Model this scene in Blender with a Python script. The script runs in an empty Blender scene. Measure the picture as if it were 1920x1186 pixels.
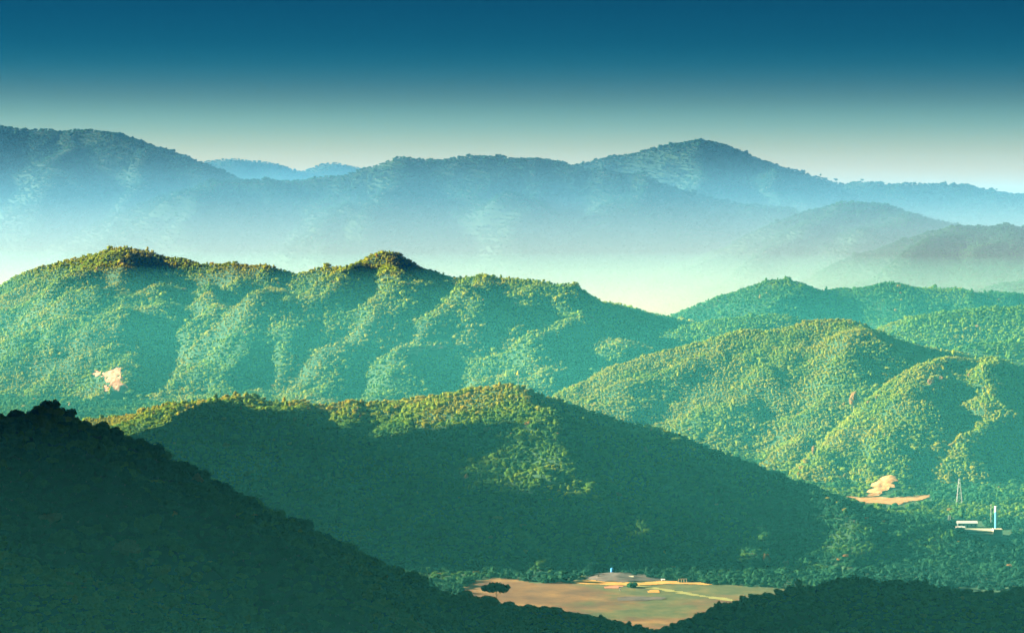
import bpy, bmesh, math, random
import numpy as np
from mathutils import Vector, Matrix

random.seed(7)
rng = np.random.default_rng(7)
sc = bpy.context.scene
COL = sc.collection

# ------------------------------------------------------------------ camera
F = 5444.0                       # focal length in photo pixels (photo 1920 wide)
CZ = 250.0                       # the viewpoint stands 250 m above the valley floor
PITCH = math.atan(163.0 / F)
cam_d = bpy.data.cameras.new("camera")
cam_d.sensor_width = 36.0
cam_d.lens = 36.0 * F / 1920.0
cam_d.clip_start = 1.0
cam_d.clip_end = 60000.0
cam = bpy.data.objects.new("camera", cam_d)
cam.location = (0, 0, CZ)
cam.rotation_euler = (math.pi / 2 - PITCH, 0, 0)
COL.objects.link(cam)
sc.camera = cam

# ------------------------------------------------------------------ light, sky, exposure
SUN_TO = Vector((-0.93, 0.20, 0.255)).normalized()
SUN_EL = math.asin(SUN_TO.z)
SUN_AZ = math.atan2(SUN_TO.x, SUN_TO.y)
sun_d = bpy.data.lights.new("sun", 'SUN')
sun_d.energy = 5.0
sun_d.color = (1.0, 0.87, 0.64)
sun_d.angle = math.radians(0.5)
sun = bpy.data.objects.new("sun", sun_d)
sun.rotation_euler = SUN_TO.to_track_quat('Z', 'Y').to_euler()
sun.location = (-3000, 300, 3000)
COL.objects.link(sun)

SKY_STRENGTH = 0.029
SKY_RAMP = [  # sine of elevation / 0.2 -> tint of the daylight sky
    (0.00, (1.10, 0.67, 0.27)),
    (0.08, (1.00, 0.63, 0.27)),
    (0.12, (0.66, 0.56, 0.36)),
    (0.16, (0.32, 0.44, 0.43)),
    (0.19, (0.195, 0.34, 0.38)),
    (0.215, (0.115, 0.225, 0.275)),
    (0.24, (0.060, 0.150, 0.220)),
    (0.262, (0.028, 0.120, 0.200)),
    (0.285, (0.008, 0.092, 0.178)),
    (0.32, (0.0005, 0.064, 0.147)),
    (0.42, (0.0003, 0.032, 0.095)),
    (1.00, (0.0003, 0.032, 0.095)),
]
world = bpy.data.worlds.new("World")
sc.world = world
world.use_nodes = True
wn, wl = world.node_tree.nodes, world.node_tree.links
wn.clear()
w_out = wn.new("ShaderNodeOutputWorld")
w_bg = wn.new("ShaderNodeBackground")
w_sky = wn.new("ShaderNodeTexSky")
w_sky.sky_type = 'NISHITA'
w_sky.sun_disc = False
w_sky.sun_elevation = SUN_EL
w_sky.sun_rotation = SUN_AZ
w_sky.altitude = 300
w_tc = wn.new("ShaderNodeTexCoord")
w_sep = wn.new("ShaderNodeSeparateXYZ")
w_mul = wn.new("ShaderNodeMath"); w_mul.operation = 'MULTIPLY'; w_mul.inputs[1].default_value = 5.0; w_mul.use_clamp = True
w_ramp = wn.new("ShaderNodeValToRGB")
els = w_ramp.color_ramp.elements
els[0].position, els[0].color = SKY_RAMP[0][0], (*SKY_RAMP[0][1], 1)
els[1].position, els[1].color = SKY_RAMP[-1][0], (*SKY_RAMP[-1][1], 1)
for p_, c_ in SKY_RAMP[1:-1]:
    e_ = els.new(p_); e_.color = (*c_, 1)
w_ramp.color_ramp.interpolation = 'B_SPLINE'
w_mix = wn.new("ShaderNodeMix"); w_mix.data_type = 'RGBA'; w_mix.blend_type = 'MULTIPLY'; w_mix.inputs[0].default_value = 1.0
wl.new(w_tc.outputs["Generated"], w_sep.inputs[0])
wl.new(w_sep.outputs["Z"], w_mul.inputs[0])
wl.new(w_mul.outputs[0], w_ramp.inputs[0])
wl.new(w_sky.outputs[0], w_mix.inputs[6])
wl.new(w_ramp.outputs[0], w_mix.inputs[7])
wl.new(w_mix.outputs[2], w_bg.inputs[0])
w_bg.inputs[1].default_value = SKY_STRENGTH
wl.new(w_bg.outputs[0], w_out.inputs[0])

sc.view_settings.view_transform = 'Standard'
sc.view_settings.look = 'None'
sc.view_settings.exposure = 3.0
sc.cycles.volume_step_rate = 0.5
sc.cycles.volume_max_steps = 256
sc.view_settings.gamma = 1.0
sc.view_settings.use_curve_mapping = False
sc.render.engine = 'CYCLES'
sc.cycles.max_bounces = 4
sc.cycles.diffuse_bounces = 3
sc.cycles.volume_bounces = 0
sc.cycles.use_denoising = True

# ------------------------------------------------------------------ haze and mist densities
HAZE = dict(density=7.0e-6, color=(0.03, 0.40, 0.92))
LOW_HAZE = dict(density=5.5e-5, color=(0.12, 0.84, 0.78))
MIST_PROFILE = [(0, 0.60), (90, 0.45), (172, 0.30), (250, 0.225), (344, 0.12), (437, 0.032), (520, 0.009), (620, 0.003), (650, 0.002)]   # height, density in 1/km
MIST_Y = (5000.0, 6300.0)
MIST_COL = [(0.10, (1.0, 0.70, 0.54)), (0.20, (0.74, 0.70, 0.66)), (0.32, (0.44, 0.69, 0.80)), (0.55, (0.20, 0.56, 0.85)), (0.9, (0.16, 0.48, 0.80))]

# ------------------------------------------------------------------ helpers: pictures to places
CP, SP = math.cos(PITCH), math.sin(PITCH)

def ray(px, py):
    cx, cy = (px - 960.0) / F, -(py - 593.0) / F
    return np.array((cx, CP + cy * SP, -SP + cy * CP))

def at(px, py, Y):
    d = ray(px, py)
    t = Y / d[1]
    return (d[0] * t, Y, CZ + d[2] * t)

def on_ground(px, py, z=0.0):
    d = ray(px, py)
    t = (z - CZ) / d[2]
    return (d[0] * t, d[1] * t, z)

# ------------------------------------------------------------------ noise
_perm = rng.permutation(4096)
_ang = rng.uniform(0, 2 * math.pi, 4096)
_gx, _gy = np.cos(_ang), np.sin(_ang)

def perlin(x, y):
    xi, yi = np.floor(x).astype(np.int64), np.floor(y).astype(np.int64)
    xf, yf = x - xi, y - yi
    def g(ix, iy, dx, dy):
        h = _perm[(_perm[ix & 4095] + iy) & 4095]
        return _gx[h] * dx + _gy[h] * dy
    u = xf * xf * xf * (xf * (xf * 6 - 15) + 10)
    v = yf * yf * yf * (yf * (yf * 6 - 15) + 10)
    a = g(xi, yi, xf, yf); b = g(xi + 1, yi, xf - 1, yf)
    c = g(xi, yi + 1, xf, yf - 1); d = g(xi + 1, yi + 1, xf - 1, yf - 1)
    return (a + (b - a) * u + ((c + (d - c) * u) - (a + (b - a) * u)) * v) * 1.4

def fbm(x, y, octaves=4, gain=0.5):
    s, a, f = 0.0, 1.0, 1.0
    for k in range(octaves):
        s = s + a * perlin(x * f + 17.3 * k, y * f - 9.1 * k)
        a *= gain; f *= 2.03
    return s

def ridged(x, y, octaves=3):
    s, a, f = 0.0, 1.0, 1.0
    for k in range(octaves):
        s = s + a * (0.5 - np.abs(perlin(x * f + 31.7 * k, y * f + 5.9 * k)) * 1.6)
        a *= 0.5; f *= 2.0
    return s

# ------------------------------------------------------------------ hills
class Hill:
    """Crest and spur lines with heights; the ground falls away from them."""
    def __init__(self, name, label, crest, k=0.38, r=10.0, tree=8.0, noise=(12.0, 170.0), res=9.0, world=None, wx=1.3, kb=1.0):
        self.wx, self.kb = wx, kb
        self.name, self.label, self.k, self.r, self.tree = name, label, k, r, tree
        self.noise, self.res = noise, res
        pts = [at(*p) for p in crest] if world is None else list(world)
        self.lines = [(np.array([(p[0], p[1], p[2] - tree) for p in pts]), k, r)]
        self.w = max(3.0, r * 0.6)

    def raw(self, x, y, lines=None, want_d=False):
        H = np.full(x.shape, -1e3); D0 = None
        wx = self.wx
        for li, (P, k, r) in enumerate(lines or self.lines):
            h = np.full(x.shape, -1e3); dmin = np.full(x.shape, 1e9)
            if li == 1:                     # ribs wander a little
                wa, ws = self.noise[1] * 0.16, self.noise[1] * 0.9
                x = x + wa * fbm(x / ws + 5.5, y / ws, 3); y = y + wa * fbm(x / ws, y / ws + 8.8, 3)
            for a, b in zip(P[:-1], P[1:]):
                ex, ey = (b[0] - a[0]) * wx, b[1] - a[1]
                L2 = ex * ex + ey * ey + 1e-9
                qx, qy = (x - a[0]) * wx, y - a[1]
                t = np.clip((qx * ex + qy * ey) / L2, 0, 1)
                d = np.hypot(qx - t * ex, qy - t * ey)
                kk = k if (li or self.kb == 1.0) else np.where(qy - t * ey > 0, k * self.kb, k)      # the far side may be steeper
                hh = a[2] + t * (b[2] - a[2]) - (np.sqrt((kk * d) ** 2 + r * r) - r)
                np.maximum(h, hh, out=h)
                np.minimum(dmin, d, out=dmin)
            if D0 is None: D0 = dmin
            m = np.maximum(H, h)
            H = m + self.w * np.log1p(np.exp(-np.abs(H - h) / self.w)) - self.w * 0.05
            if li == 0: H = h
        return (H, D0) if want_d else H

    def height(self, x, y):
        H, D0 = self.raw(x, y, want_d=True)
        amp, scale = self.noise
        near = np.clip(D0 / (scale * 0.55), 0.04, 1.0)
        n = fbm(x / scale, y / scale, 4, 0.45) * 0.55 + ridged(x / (scale * 1.7) + 3.1, y / (scale * 2.6), 3) * 0.7
        H = H + amp * near * (n - 0.45) * np.clip((H + 20) / 60.0, 0, 1)
        return np.where(H > 0, H, H * 1.0)

    def spur(self, pix, raise_, k=None, r=None):
        """A rib down the hill's face, given where it is seen; it stands raise_ metres proud of the face."""
        out = []
        n = len(pix)
        for i, (px, py) in enumerate(pix):
            d = ray(px, py)
            Y = np.arange(700.0, 14000.0, 6.0)
            X, Z = d[0] / d[1] * Y, CZ + d[2] / d[1] * Y
            base = self.raw(X, Y, self.lines[:1])
            hit = np.nonzero(np.maximum(base, 0.0) + self.tree >= Z)[0]
            if not len(hit):
                j = int(np.argmin(Z - np.maximum(base, 0)))
            else:
                j = hit[0]
            s = raise_ * (0.0 if i == 0 else (0.35 if i == n - 1 else 1.0))
            out.append((X[j], Y[j] - s * 1.2, max(base[j], 0.0) + s))
        self.lines.append((np.array(out), k or self.k * 1.5, r or self.r * 0.6))

HILLS = {}
def hill(key, *a, **k):
    HILLS[key] = Hill(*a, **k)
    return HILLS[key]

# far ranges
hill('faint', "mountain", "faint pale blue mountain far behind the ranges",
     [(340, 330, 16500), (385, 302, 16500), (440, 297, 16500), (500, 304, 16500), (545, 318, 16500), (570, 323, 16500),
      (600, 315, 16800), (625, 304, 16800), (655, 311, 16800), (720, 330, 16800)], k=0.3, r=20, tree=6, noise=(30, 800), res=60)
hill('far_left', "mountain", "dark blue mountain rising at the upper left",
     [(-260, 225, 9800), (-60, 222, 9700), (0, 231, 9600), (60, 238, 9600), (85, 236, 9600), (108, 246, 9600), (125, 242, 9600), (150, 238, 9600),
      (185, 240, 9550), (215, 244, 9500), (240, 254, 9450), (262, 267, 9400), (285, 274, 9400), (300, 274, 9350), (330, 285, 9300),
      (360, 298, 9250), (400, 314, 9200), (440, 332, 9100), (520, 372, 8900)], k=0.40, r=25, tree=12, noise=(60, 520), res=26)
hill('far_right', "mountain", "blue mountain with a rounded summit at the upper right",
     [(1000, 330, 9600), (1085, 308, 9600), (1110, 299, 9600), (1150, 288, 9600), (1200, 281, 9600), (1235, 272, 9600), (1270, 264, 9600), (1300, 263, 9600), (1328, 262, 9600),
      (1350, 270, 9600), (1375, 281, 9600), (1420, 296, 9550), (1470, 310, 9500), (1520, 324, 9450), (1560, 335, 9400), (1585, 341, 9400),
      (1610, 335, 9350), (1635, 335, 9350), (1660, 341, 9350), (1690, 337, 9300), (1760, 338, 9300), (1800, 339, 9300), (1850, 350, 9250), (1900, 358, 9200), (1960, 358, 9200), (2150, 380, 9200)],
     k=0.38, r=25, tree=12, noise=(60, 520), res=26)
hill('far_mid', "mountain", "long blue mountain with a broad crest in mid picture",
     [(300, 372, 8500), (340, 350, 8500), (400, 335, 8500), (440, 330, 8500), (500, 327, 8500), (560, 331, 8500), (600, 328, 8500), (640, 323, 8500), (680, 311, 8500),
      (710, 300, 8500), (745, 290, 8500), (800, 291, 8500), (840, 291, 8500), (865, 285, 8500), (900, 284, 8500), (945, 286, 8500), (1000, 292, 8500), (1035, 293, 8500), (1060, 300, 8450),
      (1080, 308, 8450), (1130, 311, 8400), (1180, 320, 8400), (1225, 335, 8350), (1290, 352, 8300), (1380, 372, 8250), (1480, 380, 8200)],
     k=0.40, r=25, tree=12, noise=(75, 430), res=24)
m = HILLS['far_mid']
m.spur([(420, 335), (380, 370), (345, 420), (300, 470)], 45)
m.spur([(620, 328), (650, 400), (600, 440), (540, 490)], 40)
m.spur([(760, 292), (720, 370), (690, 420), (640, 470)], 45)
m.spur([(1000, 295), (1010, 370), (940, 440), (860, 490)], 50)
m.spur([(1180, 322), (1160, 380), (1080, 440), (960, 490)], 50)
m = HILLS['far_left']
m.spur([(150, 240), (120, 320), (60, 400), (0, 460)], 60)
m.spur([(300, 276), (280, 350), (200, 400), (100, 455)], 50)
m = HILLS['far_right']
m.spur([(1300, 264), (1290, 340), (1330, 390), (1250, 440), (1180, 490)], 60)
m.spur([(1460, 310), (1470, 370), (1420, 430), (1330, 490)], 55)
hill('far_spur', "mountain", "pale hazy ridge descending to the misty valley at the right",
     [(1400, 470, 7600), (1440, 430, 7600), (1480, 402, 7650), (1530, 385, 7700), (1590, 372, 7700), (1640, 373, 7700), (1700, 392, 7700), (1760, 408, 7700), (1900, 440, 7600)],
     k=0.36, r=20, tree=12, noise=(55, 380), res=22)
m = HILLS['far_spur']
m.spur([(1560, 378), (1520, 430), (1440, 480), (1330, 530)], 40)
m.spur([(1690, 392), (1620, 440), (1540, 490), (1460, 530)], 40)
hill('far_knoll', "mountain", "hazy wooded ridge at the right edge above the mist",
     [(1560, 500, 6900), (1640, 462, 6900), (1720, 436, 6900), (1760, 424, 6900), (1810, 418, 6900), (1870, 417, 6900), (1920, 419, 6900), (2000, 430, 6900), (2100, 440, 6900)],
     k=0.36, r=18, tree=12, noise=(45, 340), res=20)
m = HILLS['far_knoll']
m.spur([(1800, 420), (1740, 470), (1640, 515)], 30)
m.spur([(1900, 420), (1860, 470), (1800, 530)], 30)

# ridges of the middle distance
D = hill('left_ridge', "hill", "long sunlit wooded hill with several tops at the left",
     [(-220, 600, 5350), (-60, 548, 5211), (0, 527, 5160), (35, 512, 5126), (60, 497, 5102), (90, 484, 5074), (140, 470, 5026), (185, 462, 4983), (205, 456, 4964), (240, 457, 4939),
      (275, 463, 4915), (330, 475, 4877), (370, 480, 4849), (430, 483, 4808), (490, 487, 4766), (520, 494, 4750), (550, 501, 4735), (580, 498, 4720), (610, 490, 4705),
      (650, 487, 4685), (690, 476, 4665), (708, 468, 4656), (722, 466, 4649), (738, 478, 4641), (765, 487, 4627), (800, 502, 4610), (840, 508, 4590), (900, 510, 4560), (950, 508, 4537), (1000, 511, 4515),
      (1045, 519, 4495), (1080, 531, 4480), (1095, 541, 4516), (1130, 551, 4600), (1160, 557, 4707), (1200, 569, 4850), (1240, 578, 4950), (1300, 590, 5100)],
     k=0.42, r=14, tree=9, noise=(40, 170), res=9)
D.spur([(215, 458), (150, 540), (110, 620), (60, 690), (20, 730)], 12)
D.spur([(230, 458), (225, 540), (235, 610), (255, 680), (262, 735)], 42, k=0.5, r=12)
D.spur([(335, 477), (305, 540), (315, 600), (292, 665)], 22, k=0.5)
D.spur([(600, 492), (612, 570), (560, 640), (520, 700)], 20, k=0.5)
D.spur([(810, 505), (800, 550), (740, 600)], 16, k=0.5)
D.spur([(440, 484), (420, 560), (380, 620), (350, 690)], 30)
D.spur([(500, 490), (520, 570), (470, 620), (430, 680), (400, 720)], 44)
D.spur([(700, 470), (650, 520), (590, 545), (560, 575)], 26)
D.spur([(725, 470), (745, 540), (700, 600), (640, 660), (600, 710)], 34)
D.spur([(900, 510), (872, 555), (800, 610), (735, 665), (690, 700)], 32, k=0.65)
D.spur([(1060, 527), (1080, 590), (1000, 650), (930, 690)], 24)
D.spur([(1100, 545), (1175, 600), (1220, 640)], 18)
hill('back_ridge', "hill", "teal wooded hill with a pointed top behind the right hills",
     [(1180, 640, 5300), (1250, 606, 5300), (1305, 578, 5300), (1340, 562, 5300), (1365, 547, 5300), (1400, 537, 5300), (1430, 526, 5300), (1455, 517, 5300), (1475, 519, 5300),
      (1505, 530, 5300), (1540, 541, 5300), (1575, 533, 5300), (1600, 534, 5300), (1640, 528, 5300), (1670, 524, 5300), (1710, 530, 5300), (1750, 534, 5300), (1790, 534, 5300), (1830, 543, 5300), (1870, 541, 5300), (1920, 545, 5300), (2050, 560, 5300)],
     k=0.38, r=14, tree=9, noise=(22, 240), res=13)
hill('back_knoll', "hill", "small far hill peeping over the teal ridge at the right edge",
     [(1780, 560, 6200), (1850, 536, 6200), (1890, 525, 6200), (1930, 519, 6200), (2020, 515, 6200), (2100, 530, 6200)], k=0.36, r=16, tree=10, noise=(30, 260), res=16)
hill('low_ridge', "hill", "low green hill between the long left hill and the right hill",
     [(1170, 640, 4400), (1230, 615, 4400), (1290, 602, 4400), (1350, 591, 4400), (1410, 584, 4400), (1460, 584, 4400), (1510, 597, 4400), (1570, 615, 4400), (1700, 640, 4400)],
     k=0.36, r=14, tree=8, noise=(12, 180), res=11)
hill('side_knoll', "hill", "rounded green hill at the right edge below the teal ridge",
     [(1600, 625, 4300), (1690, 602, 4300), (1730, 584, 4300), (1780, 575, 4300), (1830, 571, 4300), (1890, 568, 4300), (1925, 566, 4300), (2050, 580, 4300)],
     k=0.36, r=14, tree=8, noise=(12, 180), res=11)
E = hill('right_hill', "hill", "sunlit yellow green hill with a long slope at the right",
     [(960, 790, 3350), (1045, 737, 3400), (1100, 706, 3450), (1170, 672, 3480), (1230, 652, 3500), (1300, 636, 3500), (1350, 625, 3500), (1410, 615, 3500), (1480, 606, 3500), (1540, 600, 3500), (1575, 597, 3500), (1597, 599, 3500),
      (1630, 612, 3520), (1680, 628, 3550), (1740, 642, 3600), (1800, 652, 3650), (1880, 660, 3700)],
     k=0.40, r=14, tree=7, noise=(13, 140), res=8, wx=1.6)
E.spur([(1590, 600), (1625, 640), (1590, 700), (1545, 760), (1515, 820), (1490, 870)], 26, k=0.5, r=14)
E.spur([(1400, 618), (1300, 665), (1190, 725), (1120, 765)], 9, k=0.5, r=12)
E.spur([(1540, 603), (1450, 680), (1380, 750), (1320, 810)], 8, k=0.5, r=12)
hill('right_back', "hill", "dark tree topped rise at the right edge behind the near right hill",
     [(1700, 668, 3650), (1780, 650, 3700), (1840, 634, 3700), (1890, 629, 3700), (1940, 629, 3700), (2060, 640, 3700)], k=0.36, r=12, tree=9, noise=(8, 140), res=11)
Fh = hill('right_near', "hill", "near right hill with sunlit orchards and an earth cut at its foot",
     [(1480, 893, 2880), (1520, 862, 2900), (1545, 832, 2930), (1580, 800, 2980), (1615, 765, 3030), (1650, 728, 3080), (1690, 695, 3130), (1730, 674, 3180), (1780, 661, 3220), (1840, 664, 3250), (1880, 670, 3270), (1930, 678, 3300), (2100, 700, 3350)],
     k=0.36, r=12, tree=7, noise=(10, 140), res=8, wx=2.8)
Fh.spur([(1760, 668), (1700, 740), (1640, 810), (1600, 870)], 10, k=0.5, r=12)
Fh.spur([(1860, 668), (1840, 700), (1830, 760), (1800, 830), (1770, 880)], 17, k=0.5, r=14)
# the near hills
C = hill('mid_hill', "hill", "big dark green hill with a sunlit crest across the middle",
     [(20, 815, 2800), (100, 790, 2760), (150, 774, 2730), (190, 768, 2700), (230, 766, 2670), (270, 757, 2640), (310, 743, 2610), (345, 738, 2590), (400, 735, 2565), (430, 732, 2550), (480, 733, 2545), (530, 740, 2540), (580, 744, 2540),
      (640, 744, 2540), (690, 738, 2530), (740, 735, 2520), (790, 730, 2510), (840, 720, 2478), (880, 712, 2455), (930, 711, 2436), (975, 713, 2426), (1010, 721, 2420), (1040, 734, 2414), (1080, 747, 2410), (1130, 763, 2406),
      (1180, 776, 2400), (1240, 795, 2392), (1290, 812, 2382), (1345, 832, 2372), (1400, 854, 2356), (1450, 876, 2335), (1510, 898, 2310), (1570, 917, 2290), (1640, 938, 2268), (1700, 951, 2250), (1750, 963, 2240), (1775, 978, 2225),
      (1820, 996, 2205), (1870, 1008, 2190), (1930, 1018, 2180), (2080, 1045, 2170)],
     k=0.42, r=9, tree=8, noise=(9, 110), res=6, wx=1.3, kb=1.9)
C.spur([(440, 734), (400, 785), (360, 840), (320, 900)], 24, k=0.5, r=9)
C.spur([(560, 745), (500, 800), (487, 860), (480, 920), (520, 980)], 20, k=0.6, r=7)
C.spur([(650, 746), (720, 840), (820, 905), (920, 960), (990, 1010), (1050, 1060)], 6)
C.spur([(960, 714), (1010, 770), (1040, 830), (1130, 900), (1190, 980), (1250, 1050)], 7)
C.spur([(1240, 796), (1330, 880), (1400, 960), (1450, 1050)], 6)
C.spur([(1520, 900), (1580, 980), (1620, 1050)], 7)
A = hill('left_hill', "hill", "dark shaded wooded hill filling the lower left",
     [(-420, 690, 1260), (-200, 735, 1280), (-60, 760, 1290), (0, 768, 1300), (40, 758, 1300), (90, 755, 1310), (140, 770, 1310), (200, 790, 1320), (250, 815, 1330), (300, 842, 1350), (350, 868, 1370), (420, 900, 1400), (480, 928, 1430), (550, 962, 1480),
      (620, 1000, 1540), (680, 1032, 1600), (740, 1062, 1660), (790, 1090, 1720), (840, 1112, 1780)],
     k=0.42, r=9, tree=9, noise=(10, 95), res=5, wx=1.5)
A.spur([(90, 760), (150, 840), (220, 920), (290, 1000), (330, 1060)], 14)
A.spur([(-60, 765), (-20, 850), (30, 930), (80, 1010)], 12)
A.spur([(360, 872), (420, 950), (500, 1010), (560, 1060)], 9)
hill('front_slope', "hill", "scrub covered slope along the bottom edge",
     [(-260, 960, 1000), (-60, 1010, 1030), (80, 1045, 1060), (200, 1075, 1100), (300, 1098, 1160), (420, 1104, 1240), (540, 1096, 1330), (640, 1088, 1400), (740, 1088, 1440), (800, 1092, 1460), (860, 1105, 1480), (940, 1116, 1500),
      (1020, 1125, 1510), (1100, 1140, 1520), (1170, 1158, 1530), (1215, 1172, 1540), (1260, 1195, 1550)],
     k=0.36, r=5, tree=5.5, noise=(5, 70), res=4)
hill('front_knoll', "hill", "rounded dark green knoll at the lower right corner",
     [(1180, 1185, 1480), (1235, 1166, 1480), (1300, 1146, 1470), (1360, 1128, 1460), (1420, 1106, 1450), (1470, 1090, 1450), (1520, 1078, 1450), (1570, 1071, 1450), (1630, 1068, 1450), (1700, 1071, 1450), (1760, 1080, 1450), (1810, 1090, 1450),
      (1850, 1094, 1450), (1890, 1090, 1450), (1930, 1088, 1450), (2100, 1095, 1450)],
     k=0.36, r=6, tree=7.5, noise=(5, 80), res=4)
def ragged(P, step=11.0):
    """A crest line broken up into small tops and notches."""
    out = []; r_ = random.Random(5)
    for a, b in zip(P[:-1], P[1:]):
        n = max(1, int(math.dist(a[:2], b[:2]) / step))
        for i in range(n):
            t = i / n
            out.append((a[0] + (b[0] - a[0]) * t + r_.uniform(-14, 14), a[1] + (b[1] - a[1]) * t, a[2] + (b[2] - a[2]) * t + (r_.uniform(-34, 16) if a[1] > 2200 else r_.uniform(-6, 8))))
    return out + [P[-1]]
# unseen ridge beyond the left edge; tops and gaps shaped to cast shade
hill('shade_ridge', "hill", "high unseen ridge beyond the left edge, shaped to cast shade",
     None, k=1.4, r=5, tree=8, noise=(8, 170), res=12,
     world=ragged([(-1000, 980, 250), (-900, 1110, 390), (-870, 1280, 405), (-860, 1420, 415), (-840, 1690, 415), (-860, 1850, 355), (-900, 1960, 230), (-930, 2070, 100), (-930, 2265, 90), (-900, 2335, 312), (-900, 2390, 315), (-910, 2470, 314), (-900, 2535, 346), (-910, 2565, 220), (-950, 2600, 60)]))
hill('bank_hill', "hill", "low spur of bare earth at the foot of the near right hill",
     [(1622, 931, 2752), (1640, 912, 2768), (1655, 899, 2774), (1672, 892, 2778), (1690, 895, 2782), (1712, 908, 2786), (1735, 926, 2788)], k=0.42, r=4, tree=0, noise=(1.5, 40), res=4)

FIELD_EXT = None
def all_heights(x, y, keys=None):
    return {k: HILLS[k].height(x, y) for k in (keys or HILLS)}

def ground_noise(x, y):
    return fbm(x / 260.0, y / 260.0, 3) * 1.0 * np.clip((np.hypot(x - 80, y - 1980) - 240) / 300, 0, 1) - 0.6

BBOX = {}
for k_, h_ in HILLS.items():
    P = np.concatenate([l[0] for l in h_.lines])
    reach = (P[:, 2].max() + 30) / h_.k + 60
    BBOX[k_] = (P[:, 0].min() - reach, P[:, 0].max() + reach, P[:, 1].min() - reach, P[:, 1].max() + reach)

def top_height(x, y):
    """Height of the ground, whatever hill it belongs to, and which hill that is."""
    best = ground_noise(x, y); who = np.full(x.shape, -1)
    for i, (k, h) in enumerate(HILLS.items()):
        x0, x1, y0, y1 = BBOX[k]
        m = (x > x0) & (x < x1) & (y > y0) & (y < y1)
        if not m.any(): continue
        hh = h.height(x[m], y[m])
        b = best[m]; up = hh > b
        b[up] = hh[up]; best[m] = b
        w = who[m]; w[up] = i; who[m] = w
    return best, who
KEYS = list(HILLS)

def hit(px, py):
    """Where the line of sight through a point of the photograph meets the ground."""
    d = ray(px, py)
    Y = np.arange(700.0, 18000.0, 3.0)
    X, Z = d[0] / d[1] * Y, CZ + d[2] / d[1] * Y
    H, _ = top_height(X, Y)
    j = np.nonzero(H >= Z)[0]
    j = j[0] if len(j) else len(Y) - 1
    return float(X[j]), float(Y[j]), float(H[j])

# ------------------------------------------------------------------ materials
def new_mat(name):
    m = bpy.data.materials.new(name)
    m.use_nodes = True
    nt = m.node_tree
    b = nt.nodes["Principled BSDF"]
    b.inputs["Roughness"].default_value = 0.85
    b.inputs["Specular IOR Level"].default_value = 0.15
    return m, nt, b

def ramp_node(nt, stops, interp='LINEAR'):
    r = nt.nodes.new("ShaderNodeValToRGB")
    e = r.color_ramp.elements
    e[0].position, e[0].color = stops[0][0], (*stops[0][1], 1)
    e[1].position, e[1].color = stops[-1][0], (*stops[-1][1], 1)
    for p, c in stops[1:-1]:
        q = e.new(p); q.color = (*c, 1)
    r.color_ramp.interpolation = interp
    return r

def noise_mat(name, stops, scale, stretch=(1, 1, 1), detail=6, rough=0.85, spec=0.1, bump=0.0):
    m, nt, b = new_mat(name)
    tc = nt.nodes.new("ShaderNodeTexCoord")
    mp = nt.nodes.new("ShaderNodeMapping"); mp.inputs["Scale"].default_value = stretch
    nz = nt.nodes.new("ShaderNodeTexNoise"); nz.inputs["Scale"].default_value = scale; nz.inputs["Detail"].default_value = detail
    nz.inputs["Roughness"].default_value = 0.65
    r = ramp_node(nt, stops)
    nt.links.new(tc.outputs["Object"], mp.inputs[0]); nt.links.new(mp.outputs[0], nz.inputs[0])
    nt.links.new(nz.outputs["Fac"], r.inputs[0]); nt.links.new(r.outputs[0], b.inputs["Base Color"])
    b.inputs["Roughness"].default_value = rough; b.inputs["Specular IOR Level"].default_value = spec
    if bump:
        bp = nt.nodes.new("ShaderNodeBump"); bp.inputs["Strength"].default_value = bump; bp.inputs["Distance"].default_value = 0.3
        nt.links.new(nz.outputs["Fac"], bp.inputs["Height"]); nt.links.new(bp.outputs[0], b.inputs["Normal"])
    return m

def flat_mat(name, col, rough=0.7, spec=0.2, var=0.12, scale=1.5):
    lo = tuple(c * (1 - var) for c in col); hi = tuple(min(1, c * (1 + var)) for c in col)
    return noise_mat(name, [(0.3, lo), (0.7, hi)], scale, rough=rough, spec=spec)

M_SOIL = noise_mat("undergrowth", [(0.3, (0.012, 0.034, 0.020)), (0.55, (0.024, 0.055, 0.024)), (0.75, (0.045, 0.070, 0.026))], 0.03, detail=8, bump=0.4)
M_VALLEY = noise_mat("valley_ground", [(0.3, (0.030, 0.070, 0.040)), (0.55, (0.050, 0.095, 0.045)), (0.75, (0.085, 0.11, 0.05))], 0.012, detail=8, bump=0.3)
M_FAR = noise_mat("far_forest_floor", [(0.3, (0.010, 0.032, 0.022)), (0.6, (0.016, 0.042, 0.022)), (0.8, (0.024, 0.050, 0.024))], 0.006, detail=8, bump=0.4)

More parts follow.
